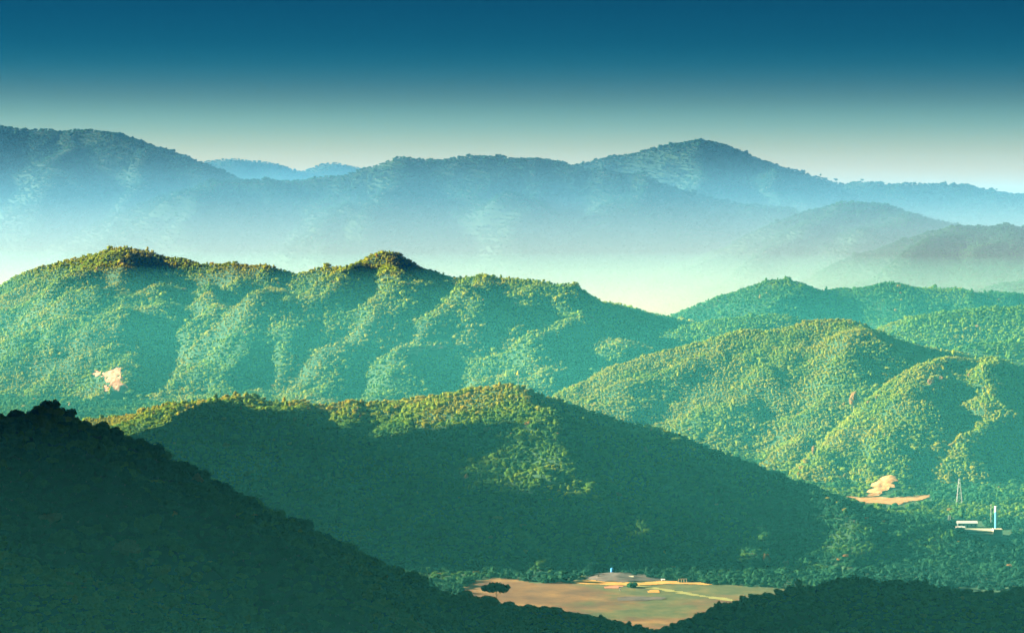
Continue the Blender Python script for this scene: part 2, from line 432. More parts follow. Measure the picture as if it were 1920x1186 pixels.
def leaf_material():
    m, nt, b = new_mat("foliage")
    at_ = nt.nodes.new("ShaderNodeAttribute"); at_.attribute_type = 'INSTANCER'; at_.attribute_name = "tint"
    r = ramp_node(nt, [(0.0, (0.008, 0.046, 0.032)), (0.30, (0.022, 0.088, 0.030)), (0.52, (0.095, 0.180, 0.012)), (0.70, (0.215, 0.270, 0.010)), (0.84, (0.320, 0.240, 0.016)), (0.93, (0.28, 0.15, 0.035)), (1.0, (0.30, 0.15, 0.07))])
    tc = nt.nodes.new("ShaderNodeTexCoord")
    nz = nt.nodes.new("ShaderNodeTexNoise"); nz.inputs["Scale"].default_value = 2.2; nz.inputs["Detail"].default_value = 3
    mr = nt.nodes.new("ShaderNodeMapRange"); mr.inputs[1].default_value = 0.3; mr.inputs[2].default_value = 0.7; mr.inputs[3].default_value = 0.78; mr.inputs[4].default_value = 1.2
    mx = nt.nodes.new("ShaderNodeVectorMath"); mx.operation = 'SCALE'
    nt.links.new(at_.outputs["Fac"], r.inputs[0])
    nt.links.new(tc.outputs["Object"], nz.inputs[0]); nt.links.new(nz.outputs["Fac"], mr.inputs[0])
    nt.links.new(r.outputs[0], mx.inputs[0]); nt.links.new(mr.outputs[0], mx.inputs["Scale"])
    nt.links.new(mx.outputs[0], b.inputs["Base Color"])
    tr = nt.nodes.new("ShaderNodeBsdfTranslucent")
    nt.links.new(mx.outputs[0], tr.inputs[0])
    ms = nt.nodes.new("ShaderNodeMixShader"); ms.inputs[0].default_value = 0.42
    out = nt.nodes["Material Output"]
    nt.links.new(b.outputs[0], ms.inputs[1]); nt.links.new(tr.outputs[0], ms.inputs[2]); nt.links.new(ms.outputs[0], out.inputs[0])
    b.inputs["Specular IOR Level"].default_value = 0.08
    return m
M_LEAF = leaf_material()
M_BARK = noise_mat("bark", [(0.3, (0.07, 0.05, 0.035)), (0.7, (0.20, 0.16, 0.11))], 3.0, (1, 1, 0.3))
M_PALEBARK = noise_mat("pale_bark", [(0.3, (0.40, 0.32, 0.22)), (0.7, (0.60, 0.50, 0.36))], 3.0, (1, 1, 0.3))

# ------------------------------------------------------------------ object helpers
def tag(o, label=None, cat=None, group=None, kind=None):
    if label: o["label"] = label
    if cat: o["category"] = cat
    if group: o["group"] = group
    if kind: o["kind"] = kind
    return o

def mesh_np(name, verts, faces, mat, smooth=True):
    me = bpy.data.meshes.new(name)
    verts = np.asarray(verts, np.float32); faces = np.asarray(faces, np.int32)
    n = faces.shape[1]
    me.vertices.add(len(verts)); me.vertices.foreach_set("co", verts.ravel())
    me.loops.add(faces.size); me.loops.foreach_set("vertex_index", faces.ravel())
    me.polygons.add(len(faces)); me.polygons.foreach_set("loop_start", np.arange(0, faces.size, n, dtype=np.int32))
    me.polygons.foreach_set("use_smooth", np.full(len(faces), smooth))
    me.update(calc_edges=True); me.validate()
    if mat: me.materials.append(mat)
    return me

def link(name, me, loc=(0, 0, 0), parent=None, rot=None):
    o = bpy.data.objects.new(name, me)
    o.location = loc
    if rot: o.rotation_euler = rot
    COL.objects.link(o)
    if parent: o.parent = parent
    return o

def grid_mesh(name, x0, x1, y0, y1, res, hf, mat, keep):
    nx, ny = max(2, int((x1 - x0) / res) + 1), max(2, int((y1 - y0) / res) + 1)
    xs, ys = np.linspace(x0, x1, nx), np.linspace(y0, y1, ny)
    X, Y = np.meshgrid(xs, ys)
    H = hf(X.ravel(), Y.ravel()).reshape(X.shape)
    idx = np.arange(nx * ny).reshape(ny, nx)
    q = np.stack([idx[:-1, :-1], idx[:-1, 1:], idx[1:, 1:], idx[1:, :-1]], -1).reshape(-1, 4)
    ok = keep(X.ravel(), Y.ravel(), H.ravel())
    q = q[ok[q].any(1)]
    used = np.unique(q)
    remap = np.full(nx * ny, -1); remap[used] = np.arange(len(used))
    V = np.stack([X.ravel(), Y.ravel(), H.ravel()], -1)[used]
    return mesh_np(name, V, remap[q], mat)

# ------------------------------------------------------------------ ground and hills
gx = np.linspace(-8400, 8400, 141); gy = np.linspace(-400, 18200, 156)
me = grid_mesh("valley_floor", -8400, 8400, -400, 18200, 60, ground_noise, M_VALLEY, lambda x, y, h: np.ones(x.shape, bool))
tag(link("ground", me), "flat green valley floor between the hills", kind='structure')

for k_, h_ in HILLS.items():
    x0, x1, y0, y1 = BBOX[k_]
    x0, x1 = max(x0, -0.30 * y1 - 300), min(x1, 0.30 * y1 + 300)
    if k_ == 'shade_ridge': x0, x1 = BBOX[k_][0], BBOX[k_][1]
    me = grid_mesh(h_.name, x0, x1, y0, y1, h_.res, h_.height, M_FAR if h_.res > 15 else M_SOIL, lambda x, y, h: h > -6.0)
    tag(link(h_.name, me), h_.label, kind='structure')

# ------------------------------------------------------------------ air
def volume_mat(name, density, color, aniso=0.0):
    m = bpy.data.materials.new(name); m.use_nodes = True
    nt = m.node_tree; nt.nodes.clear()
    o = nt.nodes.new("ShaderNodeOutputMaterial"); v = nt.nodes.new("ShaderNodeVolumePrincipled")
    v.inputs["Color"].default_value = (*color, 1)
    v.inputs["Density"].default_value = density
    v.inputs["Density Attribute"].default_value = ""
    v.inputs["Temperature Attribute"].default_value = ""
    v.inputs["Anisotropy"].default_value = aniso
    nt.links.new(v.outputs[0], o.inputs["Volume"])
    return m

def air_box(name, lo, hi, mat, label):
    bm = bmesh.new(); bmesh.ops.create_cube(bm, size=1)
    for v in bm.verts:
        v.co = Vector([lo[i] + (v.co[i] + 0.5) * (hi[i] - lo[i]) for i in range(3)])
    me = bpy.data.meshes.new(name); bm.to_mesh(me); bm.free(); me.materials.append(mat)
    return tag(link(name, me), label, kind='stuff')

air_box("haze", (-9000, -600, -9), (9000, 18600, 720), volume_mat("haze", **HAZE), "thin pale blue haze filling the air")
air_box("mist", (-8800, 250, -8), (8800, 15000, 190), volume_mat("low_haze", **LOW_HAZE), "bluish morning mist lying low over the valleys")

def graded_mist(name, lo, hi, label):
    """Valley mist whose density falls off with height and fades in from the near side."""
    m = volume_mat(name, 0.0, (1, 1, 1))
    nt = m.node_tree; L = nt.links
    v = [n for n in nt.nodes if n.type == 'PRINCIPLED_VOLUME'][0]
    g = nt.nodes.new("ShaderNodeNewGeometry"); sp = nt.nodes.new("ShaderNodeSeparateXYZ")
    L.new(g.outputs["Position"], sp.inputs[0])
    def mth(op, a, b):
        n = nt.nodes.new("ShaderNodeMath"); n.operation = op
        for i, q in enumerate((a, b)):
            if q is None: continue
            if isinstance(q, (int, float)): n.inputs[i].default_value = q
            else: L.new(q, n.inputs[i])
        return n.outputs[0]
    z, y = sp.outputs["Z"], sp.outputs["Y"]
    zr = nt.nodes.new("ShaderNodeMapRange"); zr.inputs[1].default_value, zr.inputs[2].default_value = 0, 650
    L.new(z, zr.inputs[0])
    dr = ramp_node(nt, [(h / 650.0, (q, q, q)) for h, q in MIST_PROFILE])
    L.new(zr.outputs[0], dr.inputs[0])
    e = mth('MULTIPLY', dr.outputs[0], 1e-3)
    f = nt.nodes.new("ShaderNodeMapRange"); f.interpolation_type = 'SMOOTHSTEP'
    f.inputs[1].default_value, f.inputs[2].default_value = MIST_Y
    L.new(y, f.inputs[0])
    L.new(mth('MULTIPLY', e, f.outputs[0]), v.inputs["Density"])
    mr = nt.nodes.new("ShaderNodeMapRange"); mr.inputs[1].default_value, mr.inputs[2].default_value = 0, 600
    L.new(z, mr.inputs[0])
    r = ramp_node(nt, MIST_COL)
    L.new(mr.outputs[0], r.inputs[0]); L.new(r.outputs[0], v.inputs["Color"])
    air_box(name, lo, hi, m, label)

graded_mist("mist", (-8700, 4900, -7.5), (8700, 18300, 680), "cream to bluish morning mist filling the far valley below the mountains")

# ------------------------------------------------------------------ trees
def crown_mesh(name, seed, kind='round', cards=150, fine=True):
    r_ = random.Random(seed)
    bm = bmesh.new()
    blobs = []
    if kind == 'round':
        blobs.append((Vector((0, 0, 0.55)), 0.62, 0.52))
        for i in range(7 if fine else 4):
            a = i * 2.4 + r_.random() * 1.2; q = r_.uniform(0.35, 0.62)
            blobs.append((Vector((q * math.cos(a), q * math.sin(a), r_.uniform(0.40, 0.88))), r_.uniform(0.30, 0.46), r_.uniform(0.26, 0.40)))
    elif kind == 'tall':
        for i in range(8 if fine else 5):
            t = i / (7 if fine else 4); a = i * 2.3
            q = 0.25 * math.sin(math.pi * min(1, t + 0.15))
            blobs.append((Vector((q * math.cos(a), q * math.sin(a), 0.35 + 1.0 * t)), r_.uniform(0.46, 0.62) * (1 - 0.35 * t), 0.36))
    elif kind == 'flat':
        for i in range(9):
            a = i * 2.4; q = 0.16 + 0.75 * math.sqrt(i / 9)
            blobs.append((Vector((q * math.cos(a), q * math.sin(a), 0.72 + r_.uniform(-.06, .10))), r_.uniform(0.26, 0.38), 0.14))
    elif kind == 'plume':
        for i in range(7):
            a = i * 0.9 + r_.random(); lean = r_.uniform(0.15, 0.55)
            for t in (0.35, 0.65, 0.95):
                blobs.append((Vector((lean * t * t * math.cos(a), lean * t * t * math.sin(a), 1.25 * t)), 0.26 + 0.08 * (1 - t), 0.30))
    elif kind == 'bush':
        for i in range(6 if fine else 4):
            a = i * 2.4 + r_.random(); q = r_.uniform(0.1, 0.55)
            blobs.append((Vector((q * math.cos(a), q * math.sin(a), r_.uniform(0.25, 0.5))), r_.uniform(0.36, 0.5), r_.uniform(0.3, 0.42)))
    for c, rad, hz in blobs:
        res = bmesh.ops.create_icosphere(bm, subdivisions=2 if (fine and kind != 'plume') else 1, radius=1.0)
        sd = r_.random() * 50
        for v in res['verts']:
            n = v.co.copy()
            w = 1 + 0.22 * math.sin(5.1 * n.x + sd) * math.sin(4.7 * n.y + 2 * sd) + 0.16 * math.sin(9 * n.z + 3 * sd + 4 * n.x) + r_.uniform(-0.10, 0.10)
            v.co = c + Vector((n.x * rad * w, n.y * rad * w, n.z * hz * w))
    for i in range(cards):
        c, rad, hz = r_.choice(blobs)
        z = r_.uniform(-0.35, 1); a = r_.uniform(0, 2 * math.pi); s = math.sqrt(max(0, 1 - z * z))
        n = Vector((s * math.cos(a), s * math.sin(a), z))
        k = r_.uniform(0.95, 1.22)
        p = c + Vector((n.x * rad * k, n.y * rad * k, n.z * hz * k))
        u = Vector((r_.uniform(-1, 1), r_.uniform(-1, 1), r_.uniform(-1, 1))).normalized()
        v_ = n.cross(u).normalized() if n.cross(u).length > 1e-3 else Vector((1, 0, 0))
        L = r_.uniform(0.08, 0.19)
        vs = [bm.verts.new(p + u * L), bm.verts.new(p + v_ * L * 0.8), bm.verts.new(p - u * L), bm.verts.new(p - v_ * L * 0.8)]
        bm.faces.new(vs)
    for f in bm.faces: f.smooth = True
    me = bpy.data.meshes.new(name); bm.to_mesh(me); bm.free()
    me.materials.append(M_LEAF)
    return me

def trunk_mesh(name, seed, h=0.7, r0=0.07, limbs=3, mat=None, lean=0.05):
    """A tapered, slightly bent trunk with limbs reaching into the crown (unit size)."""
    r_ = random.Random(seed)
    bm = bmesh.new()
    def tube(pts, radii, n=6):
        rings = []
        for p, r in zip(pts, radii):
            rings.append([bm.verts.new(p + Vector((r * math.cos(2 * math.pi * i / n), r * math.sin(2 * math.pi * i / n), 0))) for i in range(n)])
        for a, b in zip(rings[:-1], rings[1:]):
            for i in range(n):
                bm.faces.new((a[i], a[(i + 1) % n], b[(i + 1) % n], b[i]))
        bm.faces.new(rings[-1])
    pts = [Vector((lean * math.sin(2 * t) * h, lean * t * t * h, -0.15 + (h + 0.15) * t)) for t in (0, 0.3, 0.65, 1)]
    tube(pts, [r0 * 1.25, r0, r0 * 0.8, r0 * 0.45])
    for i in range(limbs):
        a = i * 2.2 + r_.random(); b = pts[2] + (pts[3] - pts[2]) * r_.uniform(0, 0.7)
        q = r_.uniform(0.35, 0.6)
        tube([b, b + Vector((q * 0.5 * math.cos(a), q * 0.5 * math.sin(a), 0.16)), b + Vector((q * math.cos(a), q * math.sin(a), 0.26))], [r0 * 0.5, r0 * 0.38, r0 * 0.18], 5)
    for f in bm.faces: f.smooth = True
    me = bpy.data.meshes.new(name); bm.to_mesh(me); bm.free()
    me.materials.append(mat or M_BARK)
    return me

def joined(name, crown, trunk):
    bm = bmesh.new(); bm.from_mesh(crown); nf = len(bm.faces); bm.from_mesh(trunk)
    bm.faces.ensure_lookup_table()
    for f in bm.faces[nf:]: f.material_index = 1
    me = bpy.data.meshes.new(name); bm.to_mesh(me); bm.free()
    me.materials.append(crown.materials[0]); me.materials.append(trunk.materials[0])
    return me

def shift(me, dz):
    for v in me.vertices: v.co.z += dz
    return me

CROWNS = [shift(crown_mesh("crown", 11 + i, 'round', 340), 0.25) for i in range(4)] + [shift(crown_mesh("crown", 31 + i, 'tall', 200), 0.15) for i in range(2)] + [crown_mesh("crown", 41 + i, 'plume', 160) for i in range(1)] + [crown_mesh("crown", 51 + i, 'bush', 130) for i in range(2)]
TRUNKS = [trunk_mesh("trunk", 61 + i, 0.85, 0.07) for i in range(4)] + [trunk_mesh("trunk", 71 + i, 1.2, 0.06) for i in range(2)] + [trunk_mesh("trunk", 81, 0.8, 0.05)] + [trunk_mesh("trunk", 91 + i, 0.35, 0.05) for i in range(2)]
KIND_OF = ['round'] * 4 + ['tall'] * 2 + ['plume'] + ['bush'] * 2
FINE_COL = bpy.data.collections.new("forest_trees_near")      # sources of the forest masses, not placed in the scene themselves
for i, (c, t) in enumerate(zip(CROWNS, TRUNKS)):
    FINE_COL.objects.link(bpy.data.objects.new("n%02d" % i, joined("forest_tree_mesh", c, t)))
COARSE_COL = bpy.data.collections.new("forest_trees_far")
for i, kd in enumerate(KIND_OF):
    c = crown_mesh("far_crown", 111 + i, kd, 45, False)
    if kd == 'round': shift(c, 0.2)
    COARSE_COL.objects.link(bpy.data.objects.new("f%02d" % i, joined("far_tree_mesh", c, TRUNKS[i])))

def scatter_group(coll):
    ng = bpy.data.node_groups.new("forest_scatter", 'GeometryNodeTree')
    ng.interface.new_socket("Geometry", in_out='INPUT', socket_type='NodeSocketGeometry')
    ng.interface.new_socket("Geometry", in_out='OUTPUT', socket_type='NodeSocketGeometry')
    gi, go = ng.nodes.new("NodeGroupInput"), ng.nodes.new("NodeGroupOutput")
    ci = ng.nodes.new("GeometryNodeCollectionInfo")
    ci.inputs["Collection"].default_value = coll
    ci.inputs["Separate Children"].default_value = True
    ci.inputs["Reset Children"].default_value = True
    ip = ng.nodes.new("GeometryNodeInstanceOnPoints")
    ip.inputs["Pick Instance"].default_value = True
    def attr(name, typ):
        n = ng.nodes.new("GeometryNodeInputNamedAttribute"); n.data_type = typ; n.inputs["Name"].default_value = name
        return n.outputs["Attribute"]
    e2r = ng.nodes.new("FunctionNodeEulerToRotation")
    ng.links.new(attr("rot", 'FLOAT_VECTOR'), e2r.inputs[0])
    ng.links.new(gi.outputs[0], ip.inputs["Points"])
    ng.links.new(ci.outputs[0], ip.inputs["Instance"])
    ng.links.new(attr("idx", 'INT'), ip.inputs["Instance Index"])
    ng.links.new(e2r.outputs[0], ip.inputs["Rotation"])
    ng.links.new(attr("scl", 'FLOAT_VECTOR'), ip.inputs["Scale"])
    ng.links.new(ip.outputs[0], go.inputs[0])
    return ng
NG_FINE, NG_COARSE = scatter_group(FINE_COL), scatter_group(COARSE_COL)

def forest(name, label, P, idx, scl, rotz, tint, fine):
    me = bpy.data.meshes.new(name)
    n = len(P)
    me.vertices.add(n); me.vertices.foreach_set("co", P.astype(np.float32).ravel())
    a = me.attributes.new("idx", 'INT', 'POINT'); a.data.foreach_set("value", idx.astype(np.int32))
    a = me.attributes.new("scl", 'FLOAT_VECTOR', 'POINT'); a.data.foreach_set("vector", scl.astype(np.float32).ravel())
    rot = np.zeros((n, 3), np.float32); rot[:, 2] = rotz; rot[:, 0] = rng.normal(0, 0.06, n); rot[:, 1] = rng.normal(0, 0.06, n)
    a = me.attributes.new("rot", 'FLOAT_VECTOR', 'POINT'); a.data.foreach_set("vector", rot.ravel())
    a = me.attributes.new("tint", 'FLOAT', 'POINT'); a.data.foreach_set("value", tint.astype(np.float32))
    o = link(name, me)
    md = o.modifiers.new("scatter", 'NODES'); md.node_group = NG_FINE if fine else NG_COARSE
    return tag(o, label, kind='stuff')

# bare places: no trees on these outlines (photo outline -> ground outline)
def outline(pix, flat=None):
    return np.array([(on_ground(px, py, flat) if flat is not None else hit(px, py))[:2] for px, py in pix])

def inside(poly, x, y):
    c = np.zeros(x.shape, bool)
    n = len(poly); j = n - 1
    for i in range(n):
        xi, yi = poly[i]; xj, yj = poly[j]
        if yi != yj:
            c ^= ((yi > y) != (yj > y)) & (x < (xj - xi) * (y - yi) / (yj - yi) + xi)
        j = i
    return c

FIELD = outline([(868, 1112), (874, 1097), (892, 1087), (925, 1082), (958, 1083), (985, 1088), (1010, 1092), (1050, 1091), (1085, 1087), (1105, 1080), (1130, 1076), (1165, 1079), (1200, 1082), (1240, 1087), (1290, 1091), (1350, 1095), (1410, 1098), (1450, 1100),
                 (1520, 1104), (1500, 1140), (1420, 1175), (1300, 1200), (1150, 1200), (1000, 1180), (900, 1150)], 0.0)
BARE = {
    'field': FIELD,
    'bank': outline([(1625, 932), (1633, 922), (1635, 914), (1643, 905), (1651, 900), (1657, 895), (1666, 893), (1677, 893.5), (1687, 899), (1682, 904), (1675, 903), (1672, 908), (1678, 912), (1668, 917), (1660, 924), (1648, 927), (1640, 932)]),
    'road': outline([(1585, 931), (1612, 933.5), (1640, 932.5), (1668, 934), (1690, 931.5), (1715, 931), (1738, 928.5), (1742, 932), (1722, 938), (1700, 940), (1684, 947), (1640, 944), (1600, 938)]),
    'scar': outline([(188, 703), (200, 700), (212, 694), (224, 695), (228, 706), (223, 713), (231, 722), (240, 731), (230, 739), (214, 737), (212, 726), (203, 716)]),
    'scar_e': outline([(174, 697), (185, 698), (190, 703), (182, 706), (173, 703)]),
    'scar_f': outline([(196, 724), (201, 727), (204, 735), (199, 736)]),
    'scar_b': outline([(742, 667), (750, 664), (751, 671), (744, 672)]),
    'scar_c': outline([(762, 663), (780, 656), (796, 651), (797, 658), (780, 664), (766, 667)]),
    'scar_d': outline([(806, 652), (836, 649), (838, 653), (822, 659), (808, 658)]),
    'slip': outline([(1104, 590), (1108, 592), (1122, 607), (1119, 609), (1109, 599)]),
    'yard': outline([(1760, 1012), (1790, 986), (1800, 975), (1840, 975), (1850, 990), (1895, 990), (1900, 1010), (1890, 1020), (1800, 1020)], 0.0),
}

TREE_SPECS = {  # hill: spacing, crown radius range, kinds weights (round, tall, plume, bush), tint mean, tint spread, rust share, coarse?
    'faint': (24, (5.5, 8), (1, 0, 0, 0), 0.1, 0.05, .0, False),
    'far_left': (12, (4.8, 7.0), (1, 0, 0, 0), 0.05, 0.05, .0, False),
    'far_right': (12, (4.8, 7.0), (1, 0, 0, 0), 0.05, 0.05, .0, False),
    'far_mid': (11.5, (4.6, 7.0), (1, 0, 0, 0), 0.08, 0.07, .0, False),
    'far_spur': (9, (3.6, 5.6), (1, 0, 0, 0), 0.15, 0.1, .0, False),
    'far_knoll': (8.5, (3.4, 5.4), (1, 0, 0, 0), 0.18, 0.1, .0, False),
    'left_ridge': (5.2, (2.1, 3.8), (1, .22, .1, .1), 0.71, 0.22, .006, False),
    'back_ridge': (6.5, (2.6, 4.2), (1, .2, 0, 0), 0.42, .16, .004, False),
    'back_knoll': (10, (4, 6), (1, 0, 0, 0), .3, .14, .0, False),
    'low_ridge': (6, (2.4, 3.8), (1, .15, 0, .1), 0.56, .16, .004, False),
    'side_knoll': (6, (2.4, 3.8), (1, .2, 0, .1), 0.56, .16, .004, False),
    'right_hill': (3.9, (1.5, 2.6), (1, .25, .1, .15), 0.74, 0.16, .010, True),
    'right_back': (7.5, (3.2, 5.0), (1, .25, 0, 0), .36, .16, .0, False),
    'right_near': (3.8, (1.5, 2.6), (1, .3, .15, .15), 0.72, 0.17, .016, True),
    'mid_hill': (3.5, (1.5, 2.8), (1, .2, .14, .12), 0.48, 0.24, .005, True),
    'left_hill': (4.4, (2.0, 3.9), (1, .15, .05, .1), .40, .32, .004, True),
    'front_slope': (3.4, (1.5, 2.7), (.55, .05, .1, 1), 0.56, 0.26, .010, True),
    'front_knoll': (3.7, (1.7, 2.9), (.8, .05, .1, .7), 0.45, 0.18, .004, True),
    'shade_ridge': (16, (6.5, 9), (1, 0, 0, 0), .25, .15, .0, False),
    'bank_hill': (4.6, (1.7, 2.8), (1, .1, 0, .6), .55, .15, .0, True),
    None: (6.0, (2.0, 3.6), (1, .2, .1, .4), .36, .18, .010, True),
}
FOREST_LABEL = {
    'faint': "pale forest on the faintest far mountain", 'far_left': "dark blue forest on the far left mountain", 'far_right': "blue forest on the round topped far right mountain",
    'far_mid': "hazy blue forest on the long far mountain", 'far_spur': "pale hazy forest on the descending far ridge", 'far_knoll': "hazy forest on the ridge at the right edge above the mist",
    'left_ridge': "sunlit and teal forest on the long left hill", 'back_ridge': "teal forest on the pointed hill behind the right hills", 'back_knoll': "hazy forest on the small hill at the right edge",
    'low_ridge': "green forest on the low hill in the gap", 'side_knoll': "green forest on the rounded hill at the right edge", 'right_hill': "yellow green forest on the long sloped right hill",
    'right_back': "dark forest on the rise at the right edge", 'right_near': "yellow green orchards on the near right hill", 'mid_hill': "dark teal forest with sunlit crest on the middle hill",
    'left_hill': "dark shaded forest on the lower left hill", 'front_slope': "low green and yellow scrub along the bottom edge", 'front_knoll': "dark green scrub on the lower right knoll",
    'bank_hill': "green scrub around the orange earth cut",
    'shade_ridge': "forest on the unseen shading ridge beyond the left edge", None: "scattered trees on the valley floor",
}

# horizon scan: how high the ground in front reaches, seen from the camera
AZB = np.linspace(-0.30, 0.30, 601)
YS = np.geomspace(700, 17500, 330)
AZG, YG = np.meshgrid(AZB, YS)
HG, _ = top_height((AZG * YG).ravel(), YG.ravel())
ELG = ((HG.reshape(AZG.shape) - CZ) / YG)
HOR = np.maximum.accumulate(ELG, axis=0)

def in_sight(x, y, z, margin):
    az = x / y
    b = np.clip(np.round((az + 0.30) / 0.001).astype(int), 0, 600)
    s = np.clip(np.searchsorted(YS, y * 0.995) - 2, 0, len(YS) - 1)
    return (np.abs(az) < 0.2) & ((z - CZ) / y > HOR[s, b] - margin)

def scatter(key):
    sp, (r0, r1), kw, tm, ts, rust, fine = TREE_SPECS[key]
    if key is None: x0, x1, y0, y1 = -1300, 1300, 1650, 4700
    else: x0, x1, y0, y1 = BBOX[key]
    if key == 'shade_ridge':
        xs = np.arange(x0, x1, sp)
    else:
        xs = np.arange(max(x0, -0.2 * y1), min(x1, 0.2 * y1), sp)
    ys = np.arange(max(y0, 640), y1, sp)
    X, Y = np.meshgrid(xs, ys); X = X.ravel(); Y = Y.ravel()
    n = len(X)
    jit = 0.36 if key in ('right_hill', 'right_near') else 0.48
    X = X + rng.uniform(-jit, jit, n) * sp; Y = Y + rng.uniform(-jit, jit, n) * sp
    if key != 'shade_ridge':
        m = np.abs(X / Y) < 0.198; X, Y = X[m], Y[m]
    H, who = top_height(X, Y)
    m = who == (KEYS.index(key) if key is not None else -1)
    if key is not None: m &= H > 0.3
    X, Y, H = X[m], Y[m], H[m]
    if key != 'shade_ridge':
        m = in_sight(X, Y, H + 2.0 * r1, 0.0035); X, Y, H = X[m], Y[m], H[m]
    for nm, poly in BARE.items():
        m = inside(poly, X, Y)
        if nm not in ('field', 'yard'):
            for dy in ((8, 16, 24, 32) if nm in ('bank', 'road') else (10, 18)): m |= inside(poly, X, Y + dy)
        X, Y, H = X[~m], Y[~m], H[~m]
    if key is None:      # the valley floor: groves with clearings
        g = fbm(X / 130.0, Y / 130.0, 3)
        m = g > -0.7; X, Y, H = X[m], Y[m], H[m]
    n = len(X)
    stand = fbm(X / (sp * 22), Y / (sp * 22), 3)                 # stands of like trees
    lumps = fbm(X / (sp * 5) + 40, Y / (sp * 5), 2)
    tint = tm + ts * (0.9 * stand + 0.45 * lumps) + rng.normal(0, ts * 0.22, n)
    tint = np.clip(tint, 0.02, 0.78)
    if key is None: tint = np.clip(tint - 0.2 * (Y < 2500), 0.02, 0.8)  # nearer valley trees tinted darker in place of shade
    if key == 'mid_hill':        # sunlit gold put into the crest tint, shade into the right tail's
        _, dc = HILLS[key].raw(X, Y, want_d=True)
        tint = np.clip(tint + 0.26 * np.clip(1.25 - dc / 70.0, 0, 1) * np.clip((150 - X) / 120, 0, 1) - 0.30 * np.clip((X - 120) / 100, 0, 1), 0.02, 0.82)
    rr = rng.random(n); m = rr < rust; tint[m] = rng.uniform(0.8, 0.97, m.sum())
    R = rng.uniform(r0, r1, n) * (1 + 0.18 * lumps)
    R *= rng.choice([0.75, 1.0, 1.0, 1.15], n)
    big = rng.random(n) < 0.07; R[big] *= 1.55
    young = (stand > 0.30) & (rng.random(n) < 0.85)             # stands of young, light green planting
    R[young] *= 0.72; tint[young] = np.clip(tint[young] + 0.10, 0, 0.78)
    kw = np.array(kw) / sum(kw)
    kd = rng.choice(4, n, p=kw)
    idx = np.select([kd == 0, kd == 1, kd == 2], [rng.integers(0, 4, n), rng.integers(4, 6, n), np.full(n, 6)], rng.integers(7, 9, n))
    S = np.stack([R, R, R * rng.uniform(0.72, 1.05, n)], -1)
    S[idx == 6] *= np.array([0.9, 0.9, 1.05]); S[(idx == 4) | (idx == 5)] *= np.array([0.85, 0.85, 1.0])
    return dict(P=np.stack([X, Y, H - 0.2], -1), idx=idx, scl=S, rotz=rng.uniform(0, 6.28, n), tint=tint, fine=fine)

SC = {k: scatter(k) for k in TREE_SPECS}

# the 300 trees that show largest stand as objects of their own, with trunk and crown
cand = []
for k in ('front_slope', 'front_knoll', 'left_hill'):
    s = SC[k]
    P, S = s['P'], s['scl']
    px = 960 + F * P[:, 0] / P[:, 1]; py = 430 + F * (CZ - P[:, 2] - S[:, 2]) / P[:, 1]
    vis = in_sight(P[:, 0], P[:, 1], P[:, 2] + 1.1 * S[:, 2], -0.0002) & (px > 8) & (px < 1912) & (py < 1180)
    size = S[:, 0] / P[:, 1]
    for i in np.nonzero(vis)[0]: cand.append((size[i], k, i))
cand.sort(reverse=True)
PICK = {}
for s_, k, i in cand[:300]: PICK.setdefault(k, []).append(i)
PLACE = {'left_hill': "on the left hill", 'front_slope': "on the bottom slope", 'front_knoll': "on the lower right knoll"}
LOOK = {'round': "broad round crowned", 'tall': "tall", 'plume': "plumed", 'bush': "bushy"}
def hue(t): return "dark green" if t < 0.24 else ("mid green" if t < 0.42 else ("yellow green" if t < 0.66 else "rusty yellow"))
for k, ii in PICK.items():
    s = SC[k]
    for i in ii:
        v = int(s['idx'][i]); kd = KIND_OF[v]; t = float(s['tint'][i])
        o = bpy.data.objects.new("forest_tree", None); COL.objects.link(o)
        o.empty_display_size = 0.5
        o.location = s['P'][i]; o.rotation_euler = (0, 0, float(s['rotz'][i])); o.scale = s['scl'][i]
        qx = 960 + F * s['P'][i][0] / s['P'][i][1]; qy = 430 + F * (CZ - s['P'][i][2]) / s['P'][i][1]
        zone = ("left of" if qx < 240 else "right of") + " the yellow tree"
        zone = ("above " if qy < 1000 else ("below " if qy > 1085 else "")) + "and " * (qy < 1000 or qy > 1085) + zone
        tag(o, "%s %s tree %s, %s" % (hue(t), LOOK[kd].replace(" crowned", "").replace("broad ", ""), PLACE[k], zone), "tree", "%s %s trees %s" % (hue(t), LOOK[kd], PLACE[k]))
        c = link("crown", CROWNS[v], parent=o); c["tint"] = t
        link("trunk", TRUNKS[v], parent=o)
    keep = np.ones(len(s['P']), bool); keep[ii] = False
    for f_ in ('P', 'idx', 'scl', 'rotz', 'tint'): s[f_] = s[f_][keep]
N_TREES = 0
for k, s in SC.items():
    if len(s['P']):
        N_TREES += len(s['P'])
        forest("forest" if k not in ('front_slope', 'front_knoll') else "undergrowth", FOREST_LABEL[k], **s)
print("forest instances", N_TREES, {k: len(s['P']) for k, s in SC.items()})
# ------------------------------------------------------------------ bare ground, field and tracks
def soil_mat(name, stops, scale, stretch=(1, 1, 1), bump=0.3):
    return noise_mat(name, stops, scale, stretch, detail=9, rough=0.95, spec=0.05, bump=bump)

